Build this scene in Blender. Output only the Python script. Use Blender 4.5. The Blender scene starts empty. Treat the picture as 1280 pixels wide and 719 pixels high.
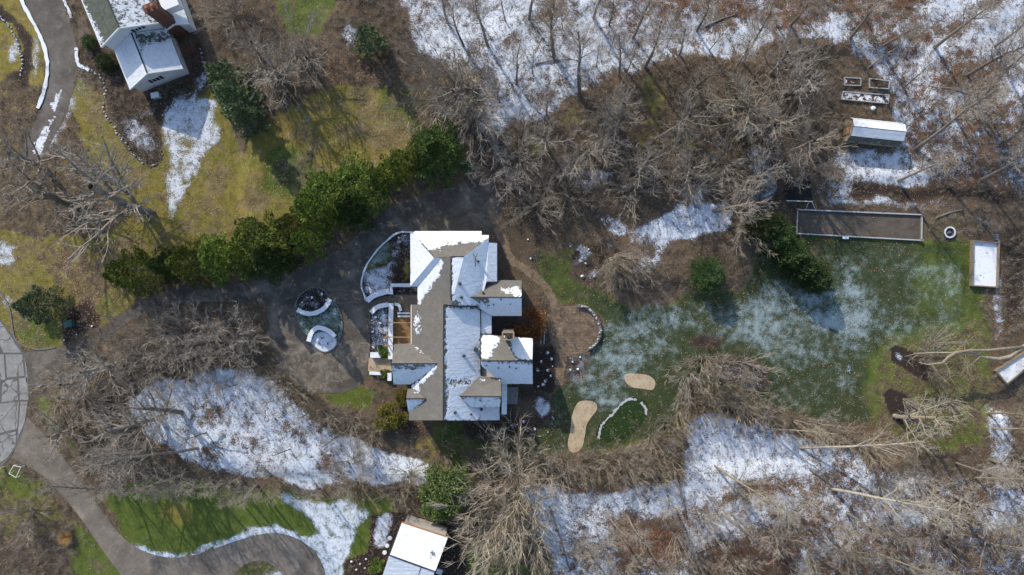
import bpy, math, random
import numpy as np
from mathutils import Vector, Matrix, noise as mn
R = math.radians
# ------------------------------------------------------------------ camera, world, sun
S = bpy.context.scene
C = S.collection
HC = 102.4                                   # flying height
cam = bpy.data.objects.new('camera', bpy.data.cameras.new('camera')); C.objects.link(cam)
cam.location = (0, 0, HC); cam.data.sensor_width = 36; cam.data.lens = 24
cam.data.clip_end = 2000; cam.data.clip_start = 1
S.camera = cam
SUN_EL = 30.5
SUN_FROM = Vector((-0.52, 0.855, 0)).normalized()      # horizontal direction towards the sun
w = bpy.data.worlds.new('World'); S.world = w; w.use_nodes = True
nt = w.node_tree; bg = nt.nodes['Background']
sky = nt.nodes.new('ShaderNodeTexSky'); sky.sky_type = 'NISHITA'; sky.sun_disc = False
sky.sun_elevation = R(SUN_EL); sky.sun_rotation = math.atan2(SUN_FROM.x, SUN_FROM.y)
nt.links.new(sky.outputs[0], bg.inputs[0]); bg.inputs[1].default_value = 0.15
sl = bpy.data.lights.new('sun', 'SUN'); sl.energy = 2.7; sl.angle = R(0.5); sl.color = (1, 0.91, 0.77)
so = bpy.data.objects.new('sun', sl); C.objects.link(so)
e = R(SUN_EL); sd = Vector((SUN_FROM.x*math.cos(e), SUN_FROM.y*math.cos(e), math.sin(e)))
so.rotation_euler = (-sd).to_track_quat('-Z', 'Y').to_euler(); so.location = (0, 0, 60)
S.view_settings.view_transform = 'Standard'; S.view_settings.look = 'None'
S.view_settings.exposure = 0.58; S.view_settings.gamma = 1
random.seed(7); rng = np.random.default_rng(7)
M_ = 0.12
def W(px, py, z=0.0):
    s = (HC-z)/HC*M_
    return Vector(((px-640)*s, (359.5-py)*s, z))
# ------------------------------------------------------------------ object helpers
def mesh(name, v, f):
    m = bpy.data.meshes.new(name)
    v = np.asarray(v, dtype=np.float32)
    if isinstance(f, np.ndarray):
        k = f.shape[1]; n = len(f)
        m.vertices.add(len(v)); m.vertices.foreach_set('co', v.ravel())
        m.loops.add(n*k); m.loops.foreach_set('vertex_index', f.ravel().astype(np.int32))
        m.polygons.add(n); m.polygons.foreach_set('loop_start', np.arange(0, n*k, k, dtype=np.int32))
        m.update(calc_edges=True)
    else:
        m.from_pydata([tuple(map(float, a)) for a in v], [], f); m.update()
    return m
def obj(name, v, f, mat, parent=None, smooth=False):
    v = np.asarray(v, dtype=np.float64).reshape(-1, 3)
    if parent is not None: v = v - np.array(origin(parent))
    m = mesh(name, v, f)
    if mat: m.materials.append(mat)
    if smooth: m.polygons.foreach_set('use_smooth', [True]*len(m.polygons))
    o = bpy.data.objects.new(name, m); C.objects.link(o)
    if parent is not None: o.parent = parent
    return o
def origin(o):
    v = Vector((0, 0, 0))
    while o is not None: v += o.location; o = o.parent
    return v
def thing(name, label, cat, loc, group=None):
    o = bpy.data.objects.new(name, None); C.objects.link(o); o.empty_display_size = .3
    o.location = loc; o['label'] = label; o['category'] = cat
    if group: o['group'] = group
    return o
def tag(o, label, cat, group=None):
    o['label'] = label; o['category'] = cat
    if group: o['group'] = group
    return o
def struct(name, v, f, mat, parent=None, smooth=False):
    o = obj(name, v, f, mat, parent, smooth)
    if parent is None: o['kind'] = 'structure'
    return o
class MB:
    def __init__(s): s.v = []; s.f = []
    def add(s, v, f):
        n = len(s.v); s.v += [tuple(a) for a in v]; s.f += [tuple(i+n for i in g) for g in f]; return s
    def prism(s, pts, z0, z1):
        n = len(pts); a = sum(pts[i][0]*pts[(i+1) % n][1]-pts[(i+1) % n][0]*pts[i][1] for i in range(n))
        if a < 0: pts = pts[::-1]
        v = [(p[0], p[1], z0) for p in pts]+[(p[0], p[1], z1) for p in pts]
        f = [tuple(range(n, 2*n)), tuple(range(n-1, -1, -1))]+[(i, (i+1) % n, n+(i+1) % n, n+i) for i in range(n)]
        return s.add(v, f)
    def box(s, c, d, rz=0.0):
        c = Vector(c); x, y, z = d[0]/2, d[1]/2, d[2]/2; ca, sa = math.cos(rz), math.sin(rz)
        pts = [(c.x+a*ca-b*sa, c.y+a*sa+b*ca) for a, b in ((-x, -y), (x, -y), (x, y), (-x, y))]
        return s.prism(pts, c.z-z, c.z+z)
    def beam(s, a, b, wd, ht):
        a, b = Vector(a), Vector(b); d = (b-a).normalized(); sx = d.cross(Vector((0, 0, 1)))
        if sx.length < 1e-3: sx = Vector((1, 0, 0))
        sx = sx.normalized()*wd/2; up = sx.cross(d).normalized()*ht/2
        v = [a-sx-up, a+sx-up, a+sx+up, a-sx+up, b-sx-up, b+sx-up, b+sx+up, b-sx+up]
        return s.add(v, [(0, 1, 2, 3), (7, 6, 5, 4), (0, 4, 5, 1), (1, 5, 6, 2), (2, 6, 7, 3), (3, 7, 4, 0)])
    def tube(s, pts, rs, n=6, cap=True):
        ring = []
        for i, p in enumerate(pts):
            p = Vector(p); d = Vector(pts[min(i+1, len(pts)-1)])-Vector(pts[max(i-1, 0)])
            d.normalize(); u = d.cross(Vector((0.13, 0.05, 1)) if abs(d.z) < .9 else Vector((1, 0, 0))).normalized(); vv = d.cross(u)
            ring.append([p+(u*math.cos(2*math.pi*k/n)+vv*math.sin(2*math.pi*k/n))*rs[i] for k in range(n)])
        v = [q for r in ring for q in r]; f = []
        for i in range(len(pts)-1):
            for k in range(n):
                f.append((i*n+k, i*n+(k+1) % n, (i+1)*n+(k+1) % n, (i+1)*n+k))
        if cap: f += [tuple(range(n-1, -1, -1)), tuple(range((len(pts)-1)*n, len(pts)*n))]
        return s.add(v, f)
    def ribbon(s, path, wd, z0, z1, jit=0):
        L, Rr = [], []; n = len(path)
        for i, p in enumerate(path):
            a = Vector(path[max(i-1, 0)][:2]); b = Vector(path[min(i+1, n-1)][:2]); d = (b-a).normalized(); q = Vector((-d.y, d.x))
            h = wd/2*(1+random.uniform(-jit, jit)); c = Vector(p[:2]); L.append(c+q*h); Rr.append(c-q*wd/2*(1+random.uniform(-jit, jit)))
        v = []
        for i in range(n): v += [(L[i].x, L[i].y, z0), (Rr[i].x, Rr[i].y, z0), (Rr[i].x, Rr[i].y, z1), (L[i].x, L[i].y, z1)]
        f = [(0, 1, 2, 3), (4*n-1, 4*n-2, 4*n-3, 4*n-4)]
        for i in range(n-1):
            for k in range(4): f.append((4*i+k, 4*i+4+k, 4*i+4+(k+1) % 4, 4*i+(k+1) % 4))
        return s.add(v, f)
    def rock(s, c, r, sq=.6, sub=2, seed=0):
        import bmesh
        b = bmesh.new(); bmesh.ops.create_icosphere(b, subdivisions=sub, radius=1)
        for q in b.verts:
            k = 1+.38*mn.noise(q.co*1.6+Vector((seed*3.1, seed, 0)))
            q.co = Vector((c[0]+q.co.x*r*k, c[1]+q.co.y*r*k*.85, c[2]+q.co.z*r*k*sq))
        b.verts.index_update(); s.add([q.co.copy() for q in b.verts], [tuple(q.index for q in g.verts) for g in b.faces]); b.free(); return s
    def obj(s, name, mat, parent=None, smooth=False): return obj(name, s.v, s.f, mat, parent, smooth)
def spline(pts, n=8, closed=False):
    out = []; N = len(pts); rngi = range(N if closed else N-1)
    g = lambda i: Vector(pts[i % N][:2]) if closed else Vector(pts[max(0, min(N-1, i))][:2])
    for i in rngi:
        p0, p1, p2, p3 = g(i-1), g(i), g(i+1), g(i+2)
        for k in range(n):
            t = k/n
            out.append(tuple(.5*((2*p1)+(p2-p0)*t+(2*p0-5*p1+4*p2-p3)*t*t+(3*p1-p0-3*p2+p3)*t**3)))
    if not closed: out.append(tuple(pts[-1][:2]))
    return out
def Wp(pts, z=0): return [tuple(W(a, b, z)) for a, b in pts]
# ------------------------------------------------------------------ materials
def nmat(name, rough=.9):
    m = bpy.data.materials.new(name); m.use_nodes = True; n = m.node_tree
    b = n.nodes['Principled BSDF']; b.inputs['Roughness'].default_value = rough
    b.inputs['Specular IOR Level'].default_value = .2
    return m, n, b
def N(n, t, **k):
    o = n.nodes.new(t)
    for a, v in k.items(): setattr(o, a, v)
    return o
def noise(n, vec, scale, det=6, rough=.6, dist=0):
    q = N(n, 'ShaderNodeTexNoise'); q.inputs['Scale'].default_value = scale; q.inputs['Detail'].default_value = det
    q.inputs['Roughness'].default_value = rough; q.inputs['Distortion'].default_value = dist
    if vec is not None: n.links.new(vec, q.inputs['Vector'])
    return q.outputs['Fac']
def ramp(n, fac, stops):
    q = N(n, 'ShaderNodeValToRGB'); el = q.color_ramp.elements
    while len(el) < len(stops): el.new(.5)
    for x, (p, c) in zip(el, stops): x.position = p; x.color = (*c, 1) if len(c) == 3 else c
    n.links.new(fac, q.inputs[0]); return q.outputs[0]
def mix(n, f, a, b, mode='MIX'):
    q = N(n, 'ShaderNodeMix', data_type='RGBA', blend_type=mode)
    for s_, v in ((q.inputs[0], f), (q.inputs[6], a), (q.inputs[7], b)):
        if isinstance(v, (int, float)): s_.default_value = v
        elif isinstance(v, tuple): s_.default_value = (*v, 1)
        else: n.links.new(v, s_)
    return q.outputs[2]
def math_(n, op, a, b=None, c=None, clamp=False):
    q = N(n, 'ShaderNodeMath', operation=op, use_clamp=clamp)
    for i, v in enumerate((a, b, c)):
        if v is None: continue
        if isinstance(v, (int, float)): q.inputs[i].default_value = v
        else: n.links.new(v, q.inputs[i])
    return q.outputs[0]
def step(n, v, lo, hi):
    q = N(n, 'ShaderNodeMapRange', interpolation_type='SMOOTHSTEP')
    for i, x in ((0, v), (1, lo), (2, hi)):
        if isinstance(x, (int, float)): q.inputs[i].default_value = x
        else: n.links.new(x, q.inputs[i])
    return q.outputs[0]
def bump(n, b, h, strength=.5, dist=.05):
    q = N(n, 'ShaderNodeBump'); q.inputs['Strength'].default_value = strength; q.inputs['Distance'].default_value = dist
    n.links.new(h, q.inputs['Height']); n.links.new(q.outputs[0], b.inputs['Normal'])
def pos(n): return N(n, 'ShaderNodeNewGeometry').outputs['Position']
def objc(n): return N(n, 'ShaderNodeTexCoord').outputs['Object']
SNOW = (.80, .83, .87)
def simple(name, c1, c2, scale=3, rough=.9, bs=.3, bd=.03, fine=20, coord='pos', c3=None):
    m, n, b = nmat(name, rough); p = pos(n) if coord == 'pos' else objc(n)
    st = [(.33, c1), (.67, c2)] if c3 is None else [(.28, c1), (.5, c2), (.74, c3)]
    a = noise(n, p, scale, 8, .65); col = ramp(n, a, st)
    g = noise(n, p, fine, 3, .6); col = mix(n, math_(n, 'MULTIPLY', g, .5), col, mix(n, .5, col, c1), 'MIX')
    n.links.new(col, b.inputs['Base Color']); bump(n, b, g, bs, bd); return m
def snow_mat(name, base=SNOW, cov=None):
    m, n, b = nmat(name, .75); p = pos(n)
    a = noise(n, p, 1.3, 8, .7); col = ramp(n, a, [(.35, (base[0]*.9, base[1]*.92, base[2]*.95)), (.6, base)])
    n.links.new(col, b.inputs['Base Color']); bump(n, b, noise(n, p, 5, 6, .6), .5, .06); return m
snow_m = snow_mat('snow')
dirty_m = snow_mat('thin_grey_snow', (.46, .48, .51))
def attr_surface(name, layers, cover='snow', fine=1.0, bumpd=.05, soft=.04, drift=0, fw=.42, sb=(.80, .83, .87)):
    """base colour graph + snow laid by the vertex attribute 'snow'"""
    m, n, b = nmat(name, .9); p = pos(n)
    col, h = layers(n, p)
    at = N(n, 'ShaderNodeAttribute', attribute_name='snow').outputs['Fac']
    s1 = noise(n, p, .9*fine, 10, .68, .4); p2 = p
    if drift: mq = N(n, 'ShaderNodeMapping'); mq.inputs['Scale'].default_value = (.35, 1.6, 1); n.links.new(p, mq.inputs[0]); p2 = mq.outputs[0]
    s2 = noise(n, p2, 7*fine if not drift else 5, 5, .7)
    s = math_(n, 'ADD', math_(n, 'MULTIPLY', s1, 1-fw), math_(n, 'MULTIPLY', s2, fw))
    thr = math_(n, 'MULTIPLY_ADD', at, -.44, .72)
    f = step(n, s, math_(n, 'SUBTRACT', thr, soft), math_(n, 'ADD', thr, soft))
    sc = ramp(n, noise(n, p, 2.2, 6, .7), [(.3, (sb[0]*.8, sb[1]*.83, sb[2]*.87)), (.6, sb)])
    sc = mix(n, step(n, s2, .60, .68), sc, mix(n, .55, sc, col))
    col = mix(n, f, col, sc)
    n.links.new(col, b.inputs['Base Color'])
    hh = math_(n, 'ADD', math_(n, 'MULTIPLY', f, .8), math_(n, 'MULTIPLY', h, .5))
    hh = math_(n, 'ADD', hh, math_(n, 'MULTIPLY', s1, 1.6))
    if drift:
        mp = N(n, 'ShaderNodeMapping'); mp.inputs['Scale'].default_value = (.35, 2.4, 1); n.links.new(p, mp.inputs[0])
        hh = math_(n, 'ADD', hh, math_(n, 'MULTIPLY', math_(n, 'MULTIPLY', noise(n, mp.outputs[0], 1.0, 4, .6, .3), f), drift))
    bump(n, b, hh, .6, bumpd); return m
def ground_layers(n, p):
    A = N(n, 'ShaderNodeAttribute', attribute_name='za'); B = N(n, 'ShaderNodeAttribute', attribute_name='zb')
    sa = N(n, 'ShaderNodeSeparateColor'); sb = N(n, 'ShaderNodeSeparateColor')
    n.links.new(A.outputs['Color'], sa.inputs[0]); n.links.new(B.outputs['Color'], sb.inputs[0])
    grass, yel, leaf = sa.outputs; mulch, red, frost = sb.outputs
    big = noise(n, p, .12, 4, .6); mid = noise(n, p, .8, 8, .7); fn = noise(n, p, 5, 6, .75); vf = noise(n, p, 16, 4, .7)
    lit = ramp(n, math_(n, 'ADD', math_(n, 'MULTIPLY', mid, .5), math_(n, 'MULTIPLY', fn, .5)),
               [(.32, (.036, .028, .018)), (.45, (.108, .085, .055)), (.56, (.205, .165, .11)), (.68, (.37, .30, .215))])
    rd = ramp(n, fn, [(.35, (.055, .022, .014)), (.52, (.17, .075, .042)), (.68, (.29, .15, .09))])
    col = mix(n, math_(n, 'MULTIPLY', red, step(n, mid, .38, .6)), lit, rd)
    mc = ramp(n, fn, [(.35, (.018, .014, .013)), (.6, (.05, .036, .03)), (.75, (.12, .09, .07))])
    col = mix(n, mulch, col, mc)
    gn = math_(n, 'ADD', math_(n, 'MULTIPLY', mid, .45), math_(n, 'MULTIPLY', vf, .55)); bg2 = noise(n, p, .28, 5, .7, .5)
    yv = math_(n, 'ADD', yel, math_(n, 'MULTIPLY', math_(n, 'SUBTRACT', math_(n, 'ADD', math_(n, 'MULTIPLY', big, .5), math_(n, 'MULTIPLY', bg2, .5)), .5), .9))
    gg = ramp(n, gn, [(.33, (.018, .028, .012)), (.5, (.042, .058, .024)), (.66, (.085, .10, .045))])
    gv = ramp(n, gn, [(.33, (.040, .062, .009)), (.5, (.092, .125, .022)), (.66, (.155, .185, .048))])
    gy = ramp(n, gn, [(.33, (.10, .082, .014)), (.5, (.225, .18, .038)), (.66, (.40, .31, .10))])
    gc = mix(n, step(n, yv, .02, .30), gg, gv); gc = mix(n, step(n, yv, .42, .85), gc, gy)
    gc = mix(n, math_(n, 'MULTIPLY', step(n, math_(n, 'ADD', bg2, math_(n, 'MULTIPLY', leaf, .25)), .60, .74), .65), gc, lit)
    gf = step(n, math_(n, 'ADD', grass, math_(n, 'MULTIPLY', math_(n, 'SUBTRACT', mid, .5), 1.3)), .38, .62)
    col = mix(n, gf, col, gc)
    vo = N(n, 'ShaderNodeTexVoronoi'); vo.inputs['Scale'].default_value = 2.6; n.links.new(p, vo.inputs['Vector'])
    lf = math_(n, 'MULTIPLY', math_(n, 'LESS_THAN', vo.outputs['Distance'], .26), step(n, math_(n, 'ADD', leaf, mid), .85, 1.15))
    col = mix(n, math_(n, 'MULTIPLY', lf, .8), col, ramp(n, fn, [(.35, (.16, .09, .045)), (.5, (.34, .23, .12)), (.65, (.50, .38, .24))]))
    gr = noise(n, p, 9, 4, .85); ff = step(n, math_(n, 'ADD', math_(n, 'MULTIPLY', gr, .62), math_(n, 'MULTIPLY', mid, .38)), math_(n, 'MULTIPLY_ADD', frost, -.30, .68), math_(n, 'MULTIPLY_ADD', frost, -.30, .80))
    col = mix(n, math_(n, 'MULTIPLY', ff, .54), col, (.52, .67, .74))
    return col, math_(n, 'ADD', fn, math_(n, 'MULTIPLY', vf, .5))
ground_m = attr_surface('ground_cover', ground_layers, bumpd=.10, soft=.045, fw=.55, sb=(.70, .75, .82))
def shingle_layers(n, p):
    a = noise(n, p, 1.1, 6, .7); wv = N(n, 'ShaderNodeTexBrick'); wv.inputs['Scale'].default_value = 2.2
    wv.inputs['Mortar Size'].default_value = .03; wv.inputs['Color1'].default_value = (.150, .140, .124, 1)
    wv.inputs['Color2'].default_value = (.205, .192, .170, 1); wv.inputs['Mortar'].default_value = (.07, .065, .06, 1)
    n.links.new(p, wv.inputs['Vector'])
    col = mix(n, .55, wv.outputs['Color'], ramp(n, a, [(.3, (.130, .122, .110)), (.55, (.182, .170, .152)), (.72, (.24, .225, .20))]))
    return col, noise(n, p, 14, 3, .6)
roof_m = attr_surface('brown_grey_shingles', shingle_layers, fine=2.0, sb=(.76, .79, .83), bumpd=.05, soft=.03, drift=3.0)
def slate_layers(n, p):
    return ramp(n, noise(n, p, 1.5, 6, .7), [(.35, (.075, .085, .07)), (.65, (.13, .14, .115))]), noise(n, p, 14, 3, .6)
roof2_m = attr_surface('green_grey_shingles', slate_layers, fine=2.0, sb=(.74, .77, .81), bumpd=.05, soft=.03, drift=3.0)
def asph(name, cs, crack=.5):
    def L(n, p):
        a = noise(n, p, .25, 8, .7, .6); f = noise(n, p, 12, 4, .7)
        col = ramp(n, a, cs); col = mix(n, math_(n, 'MULTIPLY', f, .55), col, mix(n, .6, col, (.02, .02, .02)))
        st = noise(n, p, .9, 9, .75, .8); col = mix(n, math_(n, 'MULTIPLY', step(n, st, .52, .68), .5), col, cs[-1][1])
        dt = N(n, 'ShaderNodeAttribute', attribute_name='dirt').outputs['Fac']; col = mix(n, step(n, math_(n, 'ADD', math_(n, 'MULTIPLY', dt, .5), st), .62, .95), col, (.30, .26, .20))
        return col, f
    return attr_surface(name, L, bumpd=.012)
lane_m = asph('old_asphalt', [(.32, (.072, .063, .053)), (.5, (.125, .110, .092)), (.66, (.25, .218, .18))])
drive_m = asph('worn_asphalt_drive', [(.32, (.135, .115, .095)), (.5, (.215, .185, .152)), (.68, (.32, .28, .235))])
drive2_m = asph('brown_concrete_drive', [(.32, (.095, .085, .075)), (.5, (.15, .132, .115)), (.68, (.24, .215, .19))])
road_m = simple('tar_sealed_joint', (.06, .058, .056), (.12, .115, .11), 1.5)
slab_m, n, b = nmat('grey_road_concrete'); p = pos(n)
v_ = N(n, 'ShaderNodeTexVoronoi', feature='DISTANCE_TO_EDGE'); v_.inputs['Scale'].default_value = .22; mp = N(n, 'ShaderNodeVectorMath', operation='ADD')
nz = N(n, 'ShaderNodeTexNoise'); nz.inputs['Scale'].default_value = .8; nz.inputs['Detail'].default_value = 6; n.links.new(p, nz.inputs['Vector']); n.links.new(p, mp.inputs[0]); n.links.new(nz.outputs['Color'], mp.inputs[1]); n.links.new(mp.outputs[0], v_.inputs['Vector'])
col = ramp(n, noise(n, p, .6, 8, .7), [(.3, (.19, .183, .175)), (.5, (.27, .262, .25)), (.7, (.36, .35, .335))]); col = mix(n, step(n, v_.outputs['Distance'], .014, .004), col, (.11, .105, .10)); n.links.new(col, b.inputs['Base Color']); bump(n, b, noise(n, p, 15, 3), .2, .02)
stone_m = simple('grey_stone', (.10, .095, .09), (.27, .25, .23), 4, bs=.6)
wall_m = simple('retaining_stone', (.07, .06, .055), (.2, .17, .15), 5, bs=.7)
stucco_m = simple('pale_siding', (.42, .39, .37), (.52, .49, .46), 1, bs=.1)
lav_m = simple('white_clapboard', (.58, .57, .58), (.68, .67, .68), 1, bs=.1)
trim_m = simple('white_painted_trim', (.72, .72, .72), (.8, .8, .8), 2, bs=.05)
gutter_m = simple('dark_gutter', (.03, .03, .033), (.06, .06, .065), 3, rough=.5, bs=.05)
brick_m = simple('red_brick', (.10, .045, .034), (.19, .088, .062), 5, bs=.4)
glass_m = simple('dark_window_glass', (.02, .03, .035), (.05, .06, .07), 1, rough=.15, bs=0)
timber_m = simple('tan_timber', (.26, .17, .09), (.42, .30, .18), 3, bs=.3)
deck_m = simple('orange_brown_deck', (.13, .075, .03), (.28, .17, .075), 2.5, c3=(.36, .24, .12), bs=.4)
greywood_m = simple('weathered_wood', (.16, .14, .12), (.30, .27, .24), 4, bs=.4)
oldwood_m = simple('old_tan_board', (.17, .14, .105), (.29, .245, .19), 3, bs=.3)
metal_m = simple('dark_metal', (.03, .03, .03), (.08, .08, .08), 4, rough=.5)
teal_m = simple('green_utility_paint', (.05, .12, .10), (.08, .17, .14), 3, rough=.5)
sand_m = simple('tan_sand', (.34, .26, .17), (.50, .40, .27), .8, c3=(.56, .46, .33), bs=.25)
putt_m = simple('mown_green', (.014, .034, .010), (.028, .056, .015), 1.2, fine=30, bs=.15)
fringe_m = simple('dark_fringe_grass', (.012, .03, .008), (.03, .055, .015), 2.5, fine=25, bs=.3)
flag_m = simple('brown_flagstone', (.15, .105, .072), (.26, .19, .13), .8, c3=(.40, .31, .22), fine=7, bs=.6)
path_m = simple('tan_leafy_path', (.11, .08, .052), (.21, .155, .105), .9, c3=(.33, .25, .175), fine=8, bs=.6)
court_m = simple('brown_court_surface', (.075, .062, .05), (.115, .098, .08), .6, c3=(.15, .13, .105), bs=.2)
tile_m = simple('orange_fascia_board', (.35, .15, .06), (.5, .24, .10), 3)
def bark_mat(name, c1, c2, c3):
    m, n, b = nmat(name, .85); p = objc(n)
    a = noise(n, p, 2.5, 5, .7); col = ramp(n, a, [(.3, c1), (.5, c2), (.7, c3)])
    r = N(n, 'ShaderNodeObjectInfo').outputs['Random']
    hs = N(n, 'ShaderNodeHueSaturation'); hs.inputs['Saturation'].default_value = 1
    n.links.new(math_(n, 'MULTIPLY_ADD', r, .5, .75), hs.inputs['Value']); n.links.new(math_(n, 'MULTIPLY_ADD', r, -.5, 1.25), hs.inputs['Saturation'])
    n.links.new(col, hs.inputs['Color']); n.links.new(hs.outputs[0], b.inputs['Base Color']); return m
bark_m = bark_mat('grey_brown_bark', (.11, .092, .075), (.21, .18, .15), (.31, .275, .235))
twig_m = bark_mat('grey_tan_twigs', (.20, .168, .135), (.31, .268, .22), (.42, .37, .31))
pale_m = bark_mat('pale_sycamore_bark', (.20, .17, .13), (.31, .27, .205), (.43, .38, .31))
redtw_m = bark_mat('reddish_twigs', (.12, .065, .04), (.22, .12, .075), (.30, .19, .12))
tan_m = bark_mat('straw_stems', (.18, .145, .10), (.29, .24, .17), (.41, .355, .265))
def leaf_mat(name, c1, c2, c3, sc=.7):
    m, n, b = nmat(name, .7); p = objc(n)
    a = math_(n, 'ADD', math_(n, 'MULTIPLY', noise(n, p, sc, 4, .7), .6), math_(n, 'MULTIPLY', noise(n, p, 9, 2, .5), .4))
    col = ramp(n, a, [(.35, c1), (.5, c2), (.64, c3)])
    r = N(n, 'ShaderNodeObjectInfo').outputs['Random']; hs = N(n, 'ShaderNodeHueSaturation')
    n.links.new(math_(n, 'MULTIPLY_ADD', r, .6, .68), hs.inputs['Value']); n.links.new(math_(n, 'MULTIPLY_ADD', r, .03, .485), hs.inputs['Hue'])
    n.links.new(col, hs.inputs['Color']); n.links.new(hs.outputs[0], b.inputs['Base Color']); return m
hedge_y = leaf_mat('golden_green_needles', (.04, .062, .010), (.105, .14, .026), (.25, .27, .055))
hedge_d = leaf_mat('deep_green_needles', (.022, .045, .012), (.058, .095, .022), (.13, .17, .045))
hedge_m = leaf_mat('yellow_green_needles', (.035, .06, .010), (.10, .14, .024), (.24, .27, .05))
pine_m = leaf_mat('blue_green_needles', (.06, .09, .035), (.14, .185, .085), (.26, .30, .16))
dark_m = leaf_mat('dark_green_needles', (.02, .042, .014), (.045, .075, .022), (.085, .115, .035))
lime_m = leaf_mat('fresh_green_leaves', (.07, .12, .03), (.15, .22, .065), (.27, .33, .13))
olive_m = leaf_mat('yellow_olive_leaves', (.08, .09, .015), (.17, .16, .03), (.30, .25, .06))
rust_m = leaf_mat('rusty_leaves', (.16, .06, .02), (.34, .15, .04), (.42, .30, .07))
m, n, b = nmat('fallen_leaves', .8)
_r = noise(n, pos(n), 3.0, 3, .7)
n.links.new(ramp(n, _r, [(.3, (.07, .035, .02)), (.45, (.20, .11, .055)), (.55, (.36, .24, .13)), (.7, (.50, .38, .25))]), b.inputs['Base Color']); leaf_m = m

# ------------------------------------------------------------------ ground zones (one cell = 2 px)
X0, X1, Y0, Y1, CS = -120, 1400, -120, 840, 2
NX, NY = (X1-X0)//CS, (Y1-Y0)//CS
gx, gy = np.meshgrid(X0+CS*(np.arange(NX)+.5), Y0+CS*(np.arange(NY)+.5))
def vnoise(x, y, s, seed=0):
    r = np.random.default_rng(seed).random((64, 64)); x = x/s; y = y/s
    xi = np.floor(x).astype(int); yi = np.floor(y).astype(int); fx = x-xi; fy = y-yi
    fx = fx*fx*(3-2*fx); fy = fy*fy*(3-2*fy); g = lambda a, b_: r[a % 64, b_ % 64]
    return (g(xi, yi)*(1-fx)+g(xi+1, yi)*fx)*(1-fy)+(g(xi, yi+1)*(1-fx)+g(xi+1, yi+1)*fx)*fy
def fbm(x, y, s, seed=0): return sum(vnoise(x, y, s/2**i, seed+i)/2**i for i in range(4))/1.875
wx = gx+(fbm(gx, gy, 24, 1)-.5)*22; wy = gy+(fbm(gx, gy, 24, 11)-.5)*22
wx1 = gx+(fbm(gx, gy, 24, 1)-.5)*3; wy1 = gy+(fbm(gx, gy, 24, 11)-.5)*3
def inpoly(px, py, poly):
    r = np.zeros(px.shape, bool); n_ = len(poly)
    for i in range(n_):
        x1, y1 = poly[i]; x2, y2 = poly[(i+1) % n_]
        if y1 == y2: continue
        c = ((y1 > py) != (y2 > py)) & (px < (x2-x1)*(py-y1)/(y2-y1)+x1); r ^= c
    return r
def blur(a, k):
    if k <= 0: return a
    for _ in range(3):
        for ax in (0, 1):
            pad = [(0, 0), (0, 0)]; pad[ax] = (k+1, k); c = np.cumsum(np.pad(a, pad, mode='edge'), axis=ax)
            n_ = a.shape[ax]; i0 = np.arange(n_); a = (np.take(c, i0+2*k+1, ax)-np.take(c, i0, ax))/(2*k+1)
    return a
def pm(poly, b=1, warp=True): return blur(inpoly(wx if warp else wx1, wy if warp else wy1, poly).astype(float), b)
Z = {k: np.full((NY, NX), v) for k, v in dict(grass=0., yellow=.5, leaf=.3, mulch=.3, red=.25, frost=0., snow=.06, brush=.5, brushred=0.).items()}
def zone(poly, b=1, warp=True, **kv):
    m_ = pm(poly, b, warp); ms_ = blur(m_, 1)
    for k, v in kv.items():
        if k == 'snow' and v > .5: v = .5+(v-.5)*.48
        q = ms_ if k == 'snow' else m_
        Z[k] = Z[k]*(1-q)+v*q
def disc(x, y, rx, ry=None, n_=20): ry = ry or rx; return [(x+rx*math.cos(2*math.pi*i/n_), y+ry*math.sin(2*math.pi*i/n_)) for i in range(n_)]
# woods: snow on the slopes
zone([(480,-130),(500,30),(520,60),(560,85),(600,110),(598,168),(640,168),(690,150),(740,118),(800,95),(850,78),(920,85),(960,62),(1030,50),(1080,75),(1110,110),(1120,160),(1120,190),(1030,190),(1020,240),(1060,255),(1200,260),(1270,240),(1400,200),(1400,-130)], snow=.60, red=.5, mulch=.2, brush=.2)
zone([(740,-130),(745,40),(800,70),(845,40),(890,20),(960,40),(990,-130)], 3, snow=.43, red=1, brush=.35, brushred=.9)
zone([(960,-130),(950,55),(1010,45),(1040,30),(1150,30),(1180,-130)], 3, snow=.34, red=.9, brush=.4, brushred=.8)
zone([(1060,30),(1130,20),(1240,80),(1300,60),(1300,240),(1120,250),(1120,110)], 3, snow=.46, red=.9, brush=.3, brushred=.3)
zone([(1180,160),(1300,130),(1300,245),(1170,235)], 4, snow=.40, red=.7, brush=.5)
zone([(1030,190),(1120,190),(1140,240),(1030,240)], 2, snow=.66)
# middle thicket
zone([(690,150),(740,118),(800,95),(850,78),(920,85),(960,62),(1035,60),(1045,180),(1010,230),(960,250),(900,260),(700,290),(640,250),(600,170)], 2, snow=.08, mulch=.45, red=.35, brush=.75, grass=.12, yellow=.5)
for p_ in ([(700,135),(760,130),(740,170),(700,165)], [(780,95),(830,90),(850,110),(810,200),(790,190),(800,130)], [(870,95),(910,90),(900,110)]): zone(p_, 4, grass=.55, yellow=.75, mulch=.4)
for p_ in ([(640,170),(700,160),(690,200),(640,210)], [(900,170),(960,160),(940,200)], [(845,160),(880,150),(870,200),(840,200)], [(700,255),(740,250),(730,290)], [(990,180),(1020,170),(1010,215)]): zone(p_, 4, grass=.6, yellow=.6, mulch=.3)
zone([(700,225),(740,208),(768,222),(745,238)], 1, snow=.72)
zone([(735,262),(800,280),(830,265),(870,250),(912,256),(908,290),(870,300),(830,308),(818,335),(800,312),(780,300),(755,290)], 1, snow=.72, red=.5, brush=.05)
zone([(820,262),(870,250),(912,256),(905,288),(860,296),(825,300)], 1, snow=.8)
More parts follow.
